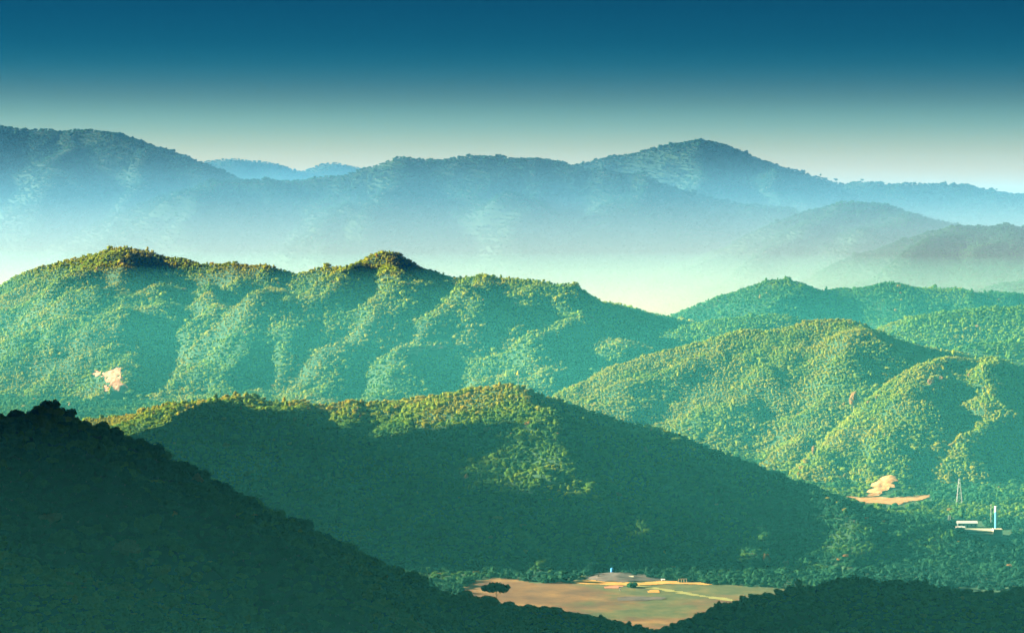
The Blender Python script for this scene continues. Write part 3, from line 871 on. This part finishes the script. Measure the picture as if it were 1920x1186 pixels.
M_FIELD = None
def field_material():
    m, nt, b = new_mat("dry_field")
    g = nt.nodes.new("ShaderNodeNewGeometry")
    def nz(scale, stretch, det=7):
        mp = nt.nodes.new("ShaderNodeMapping"); mp.inputs["Scale"].default_value = stretch
        n = nt.nodes.new("ShaderNodeTexNoise"); n.inputs["Scale"].default_value = scale; n.inputs["Detail"].default_value = det; n.inputs["Roughness"].default_value = 0.62
        nt.links.new(g.outputs["Position"], mp.inputs[0]); nt.links.new(mp.outputs[0], n.inputs[0])
        return n.outputs["Fac"]
    soil = ramp_node(nt, [(0.30, (0.065, 0.034, 0.020)), (0.45, (0.115, 0.058, 0.023)), (0.58, (0.165, 0.088, 0.030)), (0.72, (0.26, 0.150, 0.045))])
    nt.links.new(nz(0.03, (1, 0.8, 1)), soil.inputs[0])
    grass = ramp_node(nt, [(0.30, (0.036, 0.055, 0.020)), (0.5, (0.070, 0.080, 0.026)), (0.7, (0.14, 0.115, 0.038))])
    nt.links.new(nz(0.05, (1, 0.7, 1)), grass.inputs[0])
    # grassy towards the middle and right of the field, bare reddish soil to the left
    sp = nt.nodes.new("ShaderNodeSeparateXYZ"); nt.links.new(g.outputs["Position"], sp.inputs[0])
    mr = nt.nodes.new("ShaderNodeMapRange"); mr.inputs[1].default_value, mr.inputs[2].default_value = -10.0, 70.0
    mr.inputs[3].default_value, mr.inputs[4].default_value = -0.24, 0.035
    nt.links.new(sp.outputs["X"], mr.inputs[0])
    ad = nt.nodes.new("ShaderNodeMath"); ad.operation = 'ADD'
    nt.links.new(nz(0.016, (0.7, 0.6, 1), 5), ad.inputs[0]); nt.links.new(mr.outputs[0], ad.inputs[1])
    st = nt.nodes.new("ShaderNodeMapRange"); st.interpolation_type = 'SMOOTHSTEP'
    st.inputs[1].default_value, st.inputs[2].default_value = 0.42, 0.56
    nt.links.new(ad.outputs[0], st.inputs[0])
    mx = nt.nodes.new("ShaderNodeMix"); mx.data_type = 'RGBA'
    nt.links.new(st.outputs[0], mx.inputs[0]); nt.links.new(soil.outputs[0], mx.inputs[6]); nt.links.new(grass.outputs[0], mx.inputs[7])
    nt.links.new(mx.outputs[2], b.inputs["Base Color"])
    b.inputs["Roughness"].default_value = 0.95
    return m

def patch(name, poly, mat, label, lift, hf, cell, relief=0.0):
    """A sheet of bare ground over the outline poly, following the surface hf a little above it."""
    x0, y0 = poly.min(0); x1, y1 = poly.max(0)
    def h(x, y): return hf(x, y) + lift + relief * fbm(x / 9.0, y / 9.0, 3)
    rag = max(cell * 2.2, 4.0)
    def keep(x, y, z):
        return inside(poly, x + rag * perlin(x / (cell * 5), y / (cell * 5)), y + rag * perlin(x / (cell * 5) + 9, y / (cell * 5)))
    me = grid_mesh(name, x0, x1, y0, y1, cell, h, mat, keep)
    return tag(link(name, me), label, kind='structure')

GZ = -0.6
flat = lambda x, y: np.full(x.shape, GZ)
topo = lambda x, y: top_height(x, y)[0]
patch("field", FIELD, field_material(), "dry reddish and grassy field in the valley at the bottom centre", 0.15, flat, 3.5, 0.10)
M_SAND = soil_mat("orange_sand", [(0.3, (0.30, 0.15, 0.035)), (0.5, (0.46, 0.25, 0.06)), (0.72, (0.58, 0.36, 0.11))], 0.10)
M_EARTH = soil_mat("orange_earth", [(0.3, (0.22, 0.10, 0.035)), (0.5, (0.40, 0.20, 0.075)), (0.72, (0.54, 0.31, 0.13))], 0.12)
M_ROCK = soil_mat("pink_rock", [(0.3, (0.14, 0.065, 0.04)), (0.45, (0.30, 0.13, 0.075)), (0.58, (0.40, 0.20, 0.12)), (0.75, (0.50, 0.31, 0.20))], 0.15)
M_GREYSOIL = soil_mat("grey_soil", [(0.3, (0.05, 0.05, 0.045)), (0.5, (0.10, 0.085, 0.075)), (0.7, (0.16, 0.115, 0.09))], 0.12)
M_REDSOIL = soil_mat("red_soil", [(0.3, (0.33, 0.13, 0.08)), (0.7, (0.50, 0.24, 0.14))], 0.15)
M_TRACK = soil_mat("grassy_track", [(0.3, (0.20, 0.20, 0.06)), (0.7, (0.30, 0.28, 0.10))], 0.3)
gp = lambda pts: outline(pts, GZ)
patch("dirt_track", gp([(1070, 1091), (1100, 1087), (1140, 1091), (1190, 1093), (1250, 1089.5), (1295, 1092), (1350, 1095), (1350, 1096.5), (1290, 1095), (1245, 1094), (1190, 1097.5), (1140, 1097), (1095, 1094)]), M_SAND,
      "bright orange sand track along the far side of the field", 0.42, flat, 2.0)
patch("path", gp([(1186, 1097.5), (1215, 1100.5), (1250, 1105), (1310, 1115), (1382, 1126), (1382, 1128), (1306, 1117), (1246, 1106.8), (1210, 1102), (1186, 1099)]), M_TRACK,
      "pale grassy path crossing the field towards the right", 0.42, flat, 1.4)
patch("soil_patch", gp([(1133, 1101), (1150, 1098.5), (1168, 1098), (1160, 1101.5), (1140, 1103)]), M_REDSOIL, "small red soil patch beside the orange track", 0.40, flat, 1.5)
patch("soil_patch", gp([(1214, 1108.5), (1225, 1106), (1236, 1108), (1232, 1111), (1218, 1111)]), M_SAND, "small orange soil patch in the grassy field", 0.40, flat, 1.5)
patch("soil_patch", gp([(1150, 1121), (1185, 1118), (1225, 1119), (1248, 1122), (1210, 1126), (1165, 1125)]), M_GREYSOIL, "grey bare patch in the middle of the field", 0.40, flat, 2.5)
mp_ = gp([(1098, 1085), (1118, 1076), (1140, 1073), (1175, 1075), (1205, 1077), (1238, 1081), (1250, 1086), (1215, 1089.5), (1170, 1091), (1130, 1088.5)])
mc_ = mp_.mean(0); ms_ = (mp_.max(0) - mp_.min(0)) / 2
def mound(x, y):
    q = ((x - mc_[0]) / ms_[0]) ** 2 + ((y - mc_[1]) / ms_[1]) ** 2
    return GZ + 0.2 + 2.3 * np.clip(1 - q, 0, 1) * (1.0 - 0.45 * np.clip((x - mc_[0]) / ms_[0], -1, 1)) * (1 + 0.35 * fbm(x / 12, y / 12, 3))
patch("earth_mound", mp_, M_GREYSOIL, "grey and reddish earth mounds behind the orange track", 0.05, mound, 2.0)
patch("earth_bank", BARE['bank'], M_EARTH, "bare orange earth cut at the foot of the near right hill", 1.1, topo, 1.2, 0.55)
patch("dirt_road", BARE['road'], M_EARTH, "bare orange terrace below the earth cut", 0.6, topo, 2.0, 0.2)
patch("rock_scar", BARE['scar'], M_ROCK, "pink bare rock scar on the sunlit left slope", 1.2, topo, 2.0, 1.6)
patch("rock_scar", BARE['scar_e'], M_ROCK, "small pink rock patch just left of the big scar", 1.6, topo, 1.8, 0.8)
patch("rock_scar", BARE['scar_f'], M_ROCK, "narrow pale rock streak below the big scar", 1.6, topo, 1.4, 0.8)
patch("rock_scar", BARE['scar_b'], M_ROCK, "small pale bare spot, leftmost of the row on the long left hill", 1.2, topo, 1.6, 0.3)
patch("rock_scar", BARE['scar_c'], M_ROCK, "pale slanting bare strip in the row on the long left hill", 1.2, topo, 1.6, 0.3)
patch("rock_scar", BARE['scar_d'], M_ROCK, "faint long bare strip, rightmost of the row on the long left hill", 1.2, topo, 1.6, 0.3)
patch("landslip", BARE['slip'], M_ROCK, "thin pale landslip on the right shoulder of the left hill", 1.4, topo, 1.4, 0.2)

# ------------------------------------------------------------------ single trees one can tell apart
def lone_tree(name, label, px, py, wide, tall, crown, trunk, tint, where=None, trunk_part=0.4, cat="tree", group=None, sink=0.3):
    """wide and tall in metres; the base stands where the photograph shows it."""
    x, y, z = where or hit(px, py)
    o = bpy.data.objects.new(name, None); COL.objects.link(o); o.empty_display_size = 0.5
    o.location = (x, y, z - sink); o.rotation_euler = (0, 0, (px * 0.37) % 6.28)
    tag(o, label, cat, group)
    ch = tall * (1 - trunk_part)
    top = max(v.co.z for v in crown.vertices); bot = min(v.co.z for v in crown.vertices)
    kz = ch / (top - bot)
    c = link("crown", crown, (0, 0, tall * trunk_part - bot * kz), o); c.scale = (wide / 2, wide / 2, kz); c["tint"] = tint
    th = max(v.co.z for v in trunk.vertices)
    t = link("trunk", trunk, (0, 0, 0), o); t.scale = (wide / 2.6, wide / 2.6, (tall * (trunk_part + 0.25)) / th)
    return o

R0, R1, R2, R3 = CROWNS[:4]
def wood(seed, h=1.0, r=0.06, n=3, mat=None): return trunk_mesh("trunk", seed, h, r, n, mat)
egg = crown_mesh("crown", 203, 'round', 260); pad = crown_mesh("crown", 207, 'flat', 260); feather = crown_mesh("crown", 209, 'plume', 220)
lone_tree("brown_tree", "tall brown crowned tree with a pale bare trunk between the right hills", 1600, 777, 11.5, 25.5, egg, wood(301, 1, .05, 2, M_PALEBARK), .97, trunk_part=.36)
lone_tree("brown_tree", "pinkish round tree just below the crest of the near right hill", 1767, 722, 11, 10, R1, wood(302), .98, trunk_part=.2)
lone_tree("brown_tree", "pinkish leaning tree left of the round pinkish one", 1746, 728, 8, 10, R2, wood(303), 1.0, trunk_part=.2)
lone_tree("ridge_tree", "tall yellow green tree sticking up on the near right crest", 1788, 674, 6, 12, egg, wood(304, 1, .05, 2, M_PALEBARK), .72, trunk_part=.4)
lone_tree("brown_tree", "pale slender tree in the hollow at the foot of the right hills", 1526, 862, 5, 15, egg, wood(305, 1, .07, 2, M_PALEBARK), .95, trunk_part=.35)
lone_tree("brown_tree", "round yellowish tree left of the pale slender one", 1512, 872, 8, 7, R3, wood(306), .86, trunk_part=.15)
lone_tree("ridge_tree", "small fork shaped yellow tree on the near right hill", 1843, 699, 6, 9, feather, wood(307), .80, trunk_part=.1)
lone_tree("orange_tree", "orange leaved tree at the foot of the middle hill", 1437, 1064, 6.5, 11, egg, wood(308), .95, trunk_part=.25)
lone_tree("orange_tree", "reddish small tree right of the orange leaved tree", 1474, 1066, 5, 7, R2, wood(309), 1.0, trunk_part=.2)
lone_tree("orange_tree", "yellow tree on the dark lower left slope", 240, 1058, 12, 9, R0, wood(310), .93, trunk_part=.2)
lone_tree("orange_tree", "dull pink tree on the dark left slope", 95, 992, 10, 6, R3, wood(311), 1.0, trunk_part=.2)
lone_tree("orange_tree", "small pinkish tree high on the dark left slope", 202, 852, 3.5, 4, R1, wood(312), 1.0, trunk_part=.2)
for px, w, h, cr, lab in [(28, 9.0, 7.4, R0, "broad dark tree, leftmost on top of the lower left hill"), (92, 9.5, 8.6, R2, "tallest dark round tree on top of the lower left hill"),
                          (66, 7, 6.2, R3, "small dark tree between the two biggest on the left hilltop"), (128, 8, 7.4, R1, "dark round tree right of the tallest on the left hilltop"), (187, 6, 6.2, R3, "dark round tree standing alone on the descending left crest"),
                          (270, 7, 6, R1, "dark spreading tree halfway down the descending left crest")]:
    Yc = np.interp(px, [0, 90, 200, 300], [1297, 1308, 1318, 1350])
    X_ = (px - 960) / F * Yc
    lone_tree("crest_tree", lab, px, 0, w, h, cr, wood(320 + px), .30, where=(X_, Yc, float(topo(np.array([X_]), np.array([Yc]))[0])), trunk_part=.18)
for px, py, w, h, lab in [(1538, 329, 7, 12, "lone tree, leftmost of three on the far right skyline"), (1567, 337, 15, 12, "widest tree on the dip of the far right skyline"), (1616, 336, 13, 10, "rounded tree right of the dip on the far right skyline"),
                          (1094, 305, 9, 9, "small tree in the saddle between the far mountains"), (1772, 340, 6, 9, "tiny thin tree on the flat far right skyline"), (1868, 352, 7, 9, "tiny tree near the right end of the far skyline")]:
    Yc = 9400 if px > 1500 and px < 1640 else (9600 if px < 1200 else 9290)
    Yr = np.arange(Yc - 300, Yc + 300, 10.0); Xr = (px - 960) / F * Yr; Hr = topo(Xr, Yr); j = int(((Hr - CZ) / Yr).argmax())
    lone_tree("skyline_tree", lab, px, py, w, h, R0, wood(400 + px), .12, where=(Xr[j], Yr[j], Hr[j] + 5), trunk_part=.3)
lone_tree("peak_tree", "dark bushy tree on the pointed top of the long left hill", 720, 474, 16, 11, R2, wood(340), .2, where=(lambda p: (p[0], p[1], p[2] - 9))(at(720, 473, 4695)), trunk_part=.1)
# the flat topped tree before the field
xu, yu, zu = at(930, 1112, 1520)
hu = float(topo(np.array([xu]), np.array([yu]))[0])
top_u = at(930, 1089, 1520)[2]
lone_tree("umbrella_tree", "flat topped umbrella tree in front of the reddish field", 930, 0, 13.5, max(7.0, top_u - hu), pad, wood(345, 1, .035, 4), .30, where=(xu, yu, hu), trunk_part=.62)
xu, yu, zu = at(956, 1116, 1520); hu = float(topo(np.array([xu]), np.array([yu]))[0])
lone_tree("small_tree", "small leaning tree right of the umbrella tree", 956, 0, 4.5, 5.5, pad, wood(346, 1, .05, 2), .32, where=(xu, yu, hu), trunk_part=.5)
xu, yu, zu = at(925, 1118, 1515); hu = float(topo(np.array([xu]), np.array([yu]))[0])
lone_tree("bush", "rounded dark bush under the umbrella tree", 925, 0, 5.5, 4.2, CROWNS[7], TRUNKS[7], .22, where=(xu, yu, hu), trunk_part=.05, cat="bush")
lone_tree("bush", "single dark green bush in the field beside the orange track", 1185, 1101, 8.5, 4.6, CROWNS[7], TRUNKS[7], .26, where=on_ground(1185, 1101, GZ), trunk_part=.02, cat="bush")

# ------------------------------------------------------------------ small buildings, masts and wires
M_WHITE = flat_mat("white_paint", (0.66, 0.64, 0.58)); M_CREAM = flat_mat("cream_roof", (0.60, 0.54, 0.35), 0.6, 0.3); M_WALL = flat_mat("beige_wall", (0.58, 0.46, 0.34))
M_DARKWALL = flat_mat("brown_wall", (0.16, 0.12, 0.10)); M_BLUE = flat_mat("blue_paint", (0.05, 0.30, 0.72), 0.45, 0.4); M_GREY = flat_mat("galvanised_steel", (0.34, 0.32, 0.30), 0.5, 0.4)
M_GLASS = flat_mat("window_glass", (0.06, 0.10, 0.13), 0.15, 0.5); M_YELLOW = flat_mat("yellow_cloth", (0.85, 0.66, 0.16)); M_TIMBER = flat_mat("pale_timber", (0.52, 0.38, 0.20)); M_WIRE = flat_mat("aluminium_wire", (0.62, 0.58, 0.52), 0.4, 0.5)
M_PINKWALL = flat_mat("pinkish_wall", (0.62, 0.46, 0.38)); M_CANVAS = flat_mat("beige_canvas", (0.55, 0.45, 0.30))

def box_bm(bm, lo, hi):
    r = bmesh.ops.create_cube(bm, size=1)
    for v in r['verts']: v.co = Vector([lo[i] + (v.co[i] + 0.5) * (hi[i] - lo[i]) for i in range(3)])
    return r
def bar_bm(bm, a, b, r, n=6):
    a, b = Vector(a), Vector(b); d = (b - a).normalized()
    u = d.orthogonal().normalized(); w = d.cross(u)
    R = [[bm.verts.new(p + (u * math.cos(2 * math.pi * i / n) + w * math.sin(2 * math.pi * i / n)) * r) for i in range(n)] for p in (a, b)]
    for i in range(n): bm.faces.new((R[0][i], R[0][(i + 1) % n], R[1][(i + 1) % n], R[1][i]))
    bm.faces.new(R[0][::-1]); bm.faces.new(R[1])
def part(name, parent, mat, fill, loc=(0, 0, 0)):
    bm = bmesh.new(); fill(bm)
    bmesh.ops.recalc_face_normals(bm, faces=bm.faces)
    me = bpy.data.meshes.new(name); bm.to_mesh(me); bm.free(); me.materials.append(mat)
    return link(name, me, loc, parent)
def thing(name, label, cat, loc, rz=0.0, group=None):
    o = bpy.data.objects.new(name, None); COL.objects.link(o); o.location = loc; o.rotation_euler = (0, 0, rz); o.empty_display_size = 0.5
    return tag(o, label, cat, group)
def gable_bm(bm, w, d, z, rise, over=0.4, th=0.15):
    """A pitched roof with its ridge along x."""
    x0, x1 = -w / 2 - over, w / 2 + over; y0, y1 = -d / 2 - over, d / 2 + over
    P = [(y0, z), (0, z + rise), (y1, z), (y1, z - th), (0, z + rise - th), (y0, z - th)]
    A = [bm.verts.new((x0, p[0], p[1])) for p in P]; B = [bm.verts.new((x1, p[0], p[1])) for p in P]
    for i in range(6): bm.faces.new((A[i], A[(i + 1) % 6], B[(i + 1) % 6], B[i]))
    for V in (A[::-1], B):
        bm.faces.new((V[0], V[1], V[4], V[5])); bm.faces.new((V[1], V[2], V[3], V[4]))
def house(name, label, loc, w, d, h, rise, wall, roof, windows=3, rz=0.0, cat="building", door=True):
    o = thing(name, label, cat, loc, rz)
    part("wall", o, wall, lambda bm: box_bm(bm, (-w / 2, -d / 2, -0.5), (w / 2, d / 2, h)))
    part("roof", o, roof, lambda bm: gable_bm(bm, w, d, h + 0.16, rise))
    first = None
    for i in range(windows):
        x = -w / 2 + w * (i + 0.5) / windows
        if door and i == windows // 2:
            part("door", o, M_DARKWALL, lambda bm: box_bm(bm, (x - .5, -d / 2 - .06, 0), (x + .5, -d / 2 + .05, min(2.1, h * .8))))
            continue
        if first is None:
            first = part("window", o, M_GLASS, lambda bm: box_bm(bm, (-.6, -d / 2 - .05, h * .45), (.6, -d / 2 + .05, h * .45 + min(1.1, h * .35))), (x, 0, 0))
        else:
            c = first.copy(); COL.objects.link(c); c.parent = o; c.location = (x, 0, 0)
    return o

def gnd(px, py): return on_ground(px, py, GZ)
def stand(px, py, Y):
    """A place at distance Y under a point of the photograph, on the ground."""
    x, y, _ = at(px, py, Y)
    return (x, y, float(topo(np.array([x]), np.array([y]))[0]))
# the works at the right: two long sheds, an end block, a white roofed hall, a small blue and white house
o = thing("long_shed", "long low shed with two cream roofs at the foot of the right hill", "shed", gnd(1829, 1003.5))
W_ = 29.0
part("wall", o, M_DARKWALL, lambda bm: box_bm(bm, (-W_ / 2, 0.6, -0.5), (W_ / 2, 9.0, 3.4)))
part("upper_roof", o, M_CREAM, lambda bm: (box_bm(bm, (-W_ / 2 - .3, 0.2, 3.45), (W_ / 2 + .3, 9.3, 3.65)), [setattr(v, 'co', v.co + Vector((0, 0, 1.3 * (v.co.y - 0.2) / 9.1))) for v in bm.verts]))
part("lower_roof", o, M_CREAM, lambda bm: (box_bm(bm, (-W_ / 2 + 6, -4.0, 1.5), (W_ / 2, 0.5, 1.65)), [setattr(v, 'co', v.co + Vector((0, 0, 0.6 * (v.co.y + 4.0) / 4.5))) for v in bm.verts]))
pst = part("post", o, M_GREY, lambda bm: box_bm(bm, (-.08, -3.9, -0.3), (.08, -3.74, 1.48)), (-W_ / 2 + 7, 0, 0))
for i in range(1, 6):
    c = pst.copy(); COL.objects.link(c); c.parent = o; c.location = (-W_ / 2 + 7 + i * 4.3, 0, 0)
o = thing("block_house", "square beige block at the right end of the long shed", "building", gnd(1871.5, 1004.5))
part("wall", o, M_WALL, lambda bm: box_bm(bm, (-3.6, 0, -0.5), (3.6, 8, 5.4)))
part("roof", o, M_CANVAS, lambda bm: box_bm(bm, (-3.8, -0.2, 5.403), (3.8, 8.2, 5.65)))
part("door", o, M_PINKWALL, lambda bm: box_bm(bm, (0.4, -0.06, 0), (2.9, 0.06, 3.6)))
house("hall", "white roofed hall behind the long shed", stand(1813, 984, 2440), 16.5, 7, 3.4, 1.8, M_GREY, M_WHITE, 5)
house("house", "small blue and white house left behind the long shed", stand(1803, 992, 2405), 5.0, 4, 3.0, 1.1, M_BLUE, M_WHITE, 3)
house("house", "small pinkish house at the left edge of the works", stand(1792, 995, 2400), 4.2, 4, 3.4, 1.0, M_PINKWALL, M_PINKWALL, 2, door=False)
house("house", "tiny orange roofed hut just behind the middle hill crest", stand(1765, 985, 2420), 4.5, 4, 3.0, 1.0, M_WALL, M_EARTH, 2, door=False)
# blue tower with white top
o = thing("water_tower", "slim blue tower with a white top beside the works", "tower", stand(1867, 990, 2420))
part("shaft", o, M_BLUE, lambda bm: bar_bm(bm, (0, 0, -0.5), (0, 0, 14.9), 1.05, 14))
part("tank", o, M_WHITE, lambda bm: bar_bm(bm, (0, 0, 14.9), (0, 0, 19.6), 1.25, 16))
part("ladder", o, M_GREY, lambda bm: [bar_bm(bm, (-.25, -1.35, 0), (-.25, -1.35, 19), .04, 4), bar_bm(bm, (.25, -1.35, 0), (.25, -1.35, 19), .04, 4)] + [bar_bm(bm, (-.25, -1.35, z), (.25, -1.35, z), .03, 4) for z in np.arange(.5, 19, .6)])
for px, top, lab in [(1858, 945, "thin grey mast left of the blue tower"), (1778, 966, "thin grey mast, left one of the pair behind the works"), (1781.5, 966, "thin grey mast, right one of the pair behind the works")]:
    st = stand(px, 985, 2430)
    o = thing("mast", lab, "mast", st)
    hgt = at(px, top, 2430)[2] - st[2]
    part("pole", o, M_GREY, lambda bm: bar_bm(bm, (0, 0, -.5), (0, 0, hgt), .16, 8))
    part("lamp_head", o, M_WHITE, lambda bm: box_bm(bm, (-.35, -.2, hgt), (.35, .2, hgt + .25)))
# lattice pylon and wires
px_, pb, pt_, PY = 1798.5, 946, 897, 2640
st = stand(px_, pb, PY)
PH = at(px_, pt_, PY)[2] - st[2]
pyl = thing("pylon", "grey lattice power pylon at the foot of the near right hill", "pylon", st)
def leg_at(sx, sy, t): w = 2.6 * (1 - t) + 0.55 * t; return (sx * w, sy * w, PH * t)
for sx in (-1, 1):
    for sy in (-1, 1):
        part("leg", pyl, M_GREY, lambda bm: bar_bm(bm, leg_at(sx, sy, -0.02), leg_at(sx, sy, 1), .11, 5))
def braces(bm):
    T = np.linspace(0, 1, 9)
    for a, b in zip(T[:-1], T[1:]):
        for (s0, s1) in (((-1, -1), (1, -1)), ((1, -1), (1, 1)), ((1, 1), (-1, 1)), ((-1, 1), (-1, -1))):
            bar_bm(bm, leg_at(*s0, a), leg_at(*s1, b), .05, 4); bar_bm(bm, leg_at(*s1, a), leg_at(*s0, b), .05, 4); bar_bm(bm, leg_at(*s0, b), leg_at(*s1, b), .05, 4)
part("bracing", pyl, M_GREY, braces)
ARMS = [0.70, 0.83, 0.96]
for t in ARMS:
    part("crossarm", pyl, M_GREY, lambda bm: [bar_bm(bm, (0, -4.2, PH * t), (0, 4.2, PH * t), .10, 5), bar_bm(bm, (0, -4.2, PH * t), (0, 0, PH * t + 1.3), .07, 4), bar_bm(bm, (0, 4.2, PH * t), (0, 0, PH * t + 1.3), .07, 4)])
for t, lab in zip(ARMS, ("lowest pale power line running left from the pylon", "middle pale power line running left from the pylon", "topmost pale power line running left from the pylon")):
    pts = []
    for xe, xe2 in ((-190.0, 0.0), (0.0, 120.0)):
        for i in range(25):
            u = i / 24; x = xe + (xe2 - xe) * u
            sag = -5.5 * 4 * u * (1 - u) if xe < 0 else -2.2 * 4 * u * (1 - u)
            pts.append((st[0] + x, st[1] - 4.2, st[2] + PH * t - 0.5 + sag + (0.0 if xe2 == 0 else 0.01 * x)))
    bm = bmesh.new()
    for a, b in zip(pts[:-1], pts[1:]):
        if (Vector(a) - Vector(b)).length > 1e-4: bar_bm(bm, a, b, 0.09, 5)
    me = bpy.data.meshes.new("power_line"); bm.to_mesh(me); bm.free(); me.materials.append(M_WIRE)
    tag(link("power_line", me), lab, "cable", "power lines on the pylon")
# flag on the crest
Yr = np.arange(2420, 2560, 2.0); Xr = (971.5 - 960) / F * Yr; Hr = topo(Xr, Yr); j = int(((Hr - CZ) / Yr).argmax())
o = thing("flag", "yellow flag on a thin pole above the middle hill crest", "flag", (Xr[j], Yr[j], Hr[j]))
zt = at(971, 694.5, Yr[j])[2] - Hr[j]
part("pole", o, M_WHITE, lambda bm: bar_bm(bm, (0, 0, -.5), (0, 0, zt), .09, 6))
def cloth(bm):
    n = 8; V = []
    for i in range(n + 1):
        u = i / n
        for k in range(6):
            w = k / 5
            V.append(bm.verts.new((-0.1 - 1.7 * u * (0.35 + 0.65 * w), 0.35 * math.sin(5 * u + w), zt - 0.2 - 3.0 * w - 0.4 * u)))
    for i in range(n):
        for k in range(5):
            bm.faces.new((V[i * 6 + k], V[i * 6 + k + 1], V[(i + 1) * 6 + k + 1], V[(i + 1) * 6 + k]))
    bmesh.ops.solidify(bm, geom=bm.faces[:], thickness=0.05)
part("cloth", o, M_YELLOW, cloth)
# things at the far side of the field
o = thing("water_tank", "blue water tank on a pale stand behind the field", "tank", gnd(1147.5, 1079))
part("stand", o, M_WHITE, lambda bm: [bar_bm(bm, (sx, sy, -.5), (sx * .8, sy * .8, 3.0), .16, 6) for sx in (-.8, .8) for sy in (-.8, .8)])
part("tank", o, M_BLUE, lambda bm: (bar_bm(bm, (0, 0, 3.0), (0, 0, 5.6), 1.15, 16), bar_bm(bm, (0, 0, 5.6), (0, 0, 5.9), .6, 12)))
o = thing("shed", "low shed with a pale roof behind the orange track", "shed", gnd(1179, 1086))
part("wall", o, M_GREY, lambda bm: box_bm(bm, (-3.0, 0, -.5), (3.0, 3, 1.5)))
part("roof", o, M_CREAM, lambda bm: (box_bm(bm, (-3.5, -.5, 1.52), (3.5, 3.4, 1.66)), [setattr(v, 'co', v.co + Vector((0, 0, .8 * (v.co.y + .5) / 3.9))) for v in bm.verts]))
part("door", o, M_DARKWALL, lambda bm: box_bm(bm, (-.5, -.06, 0), (.5, .04, 1.4)))
house("hut", "tiny white hut at the far right edge of the field", gnd(1243, 1088.5), 2.2, 2.0, 1.0, .5, M_WHITE, M_WHITE, 1, cat="hut")
o = thing("tent", "small beige tent left of the blue water tank", "tent", gnd(1121.5, 1084))
part("canvas", o, M_CANVAS, lambda bm: [bm.faces.new([bm.verts.new(p) for p in q]) for q in ([(-1.5, -1.4, 0), (1.5, -1.4, 0), (.3, 0, 2.6), (-.3, 0, 2.6)], [(1.5, 1.4, 0), (-1.5, 1.4, 0), (-.3, 0, 2.6), (.3, 0, 2.6)], [(1.5, -1.4, 0), (1.5, 1.4, 0), (.3, 0, 2.6)], [(-1.5, 1.4, 0), (-1.5, -1.4, 0), (-.3, 0, 2.6)])])
part("flap", o, M_DARKWALL, lambda bm: bm.faces.new([bm.verts.new(p) for p in [(-.35, -1.22, .03), (.35, -1.22, .03), (0, -.55, 1.4)]]))
o = thing("shelter", "small timber frame shelter at the right end of the orange track", "shelter", gnd(1280, 1092))
for x in (-2.8, -.9, .9, 2.8):
    for y in (0, 2.2): part("post", o, M_TIMBER, lambda bm: bar_bm(bm, (x, y, -.4), (x, y, 2.6), .16, 6))
for y in (0, 2.2): part("beam", o, M_TIMBER, lambda bm: box_bm(bm, (-3.2, y - .12, 2.603), (3.2, y + .12, 2.85)))
o = thing("marker_box", "small white box on a post standing in the field", "box", gnd(1163, 1108))
part("box", o, M_WHITE, lambda bm: box_bm(bm, (-.7, -.5, 1.0), (.7, .5, 2.0)))
part("post", o, M_TIMBER, lambda bm: bar_bm(bm, (0, 0, -.3), (0, 0, 1.0), .14, 6))
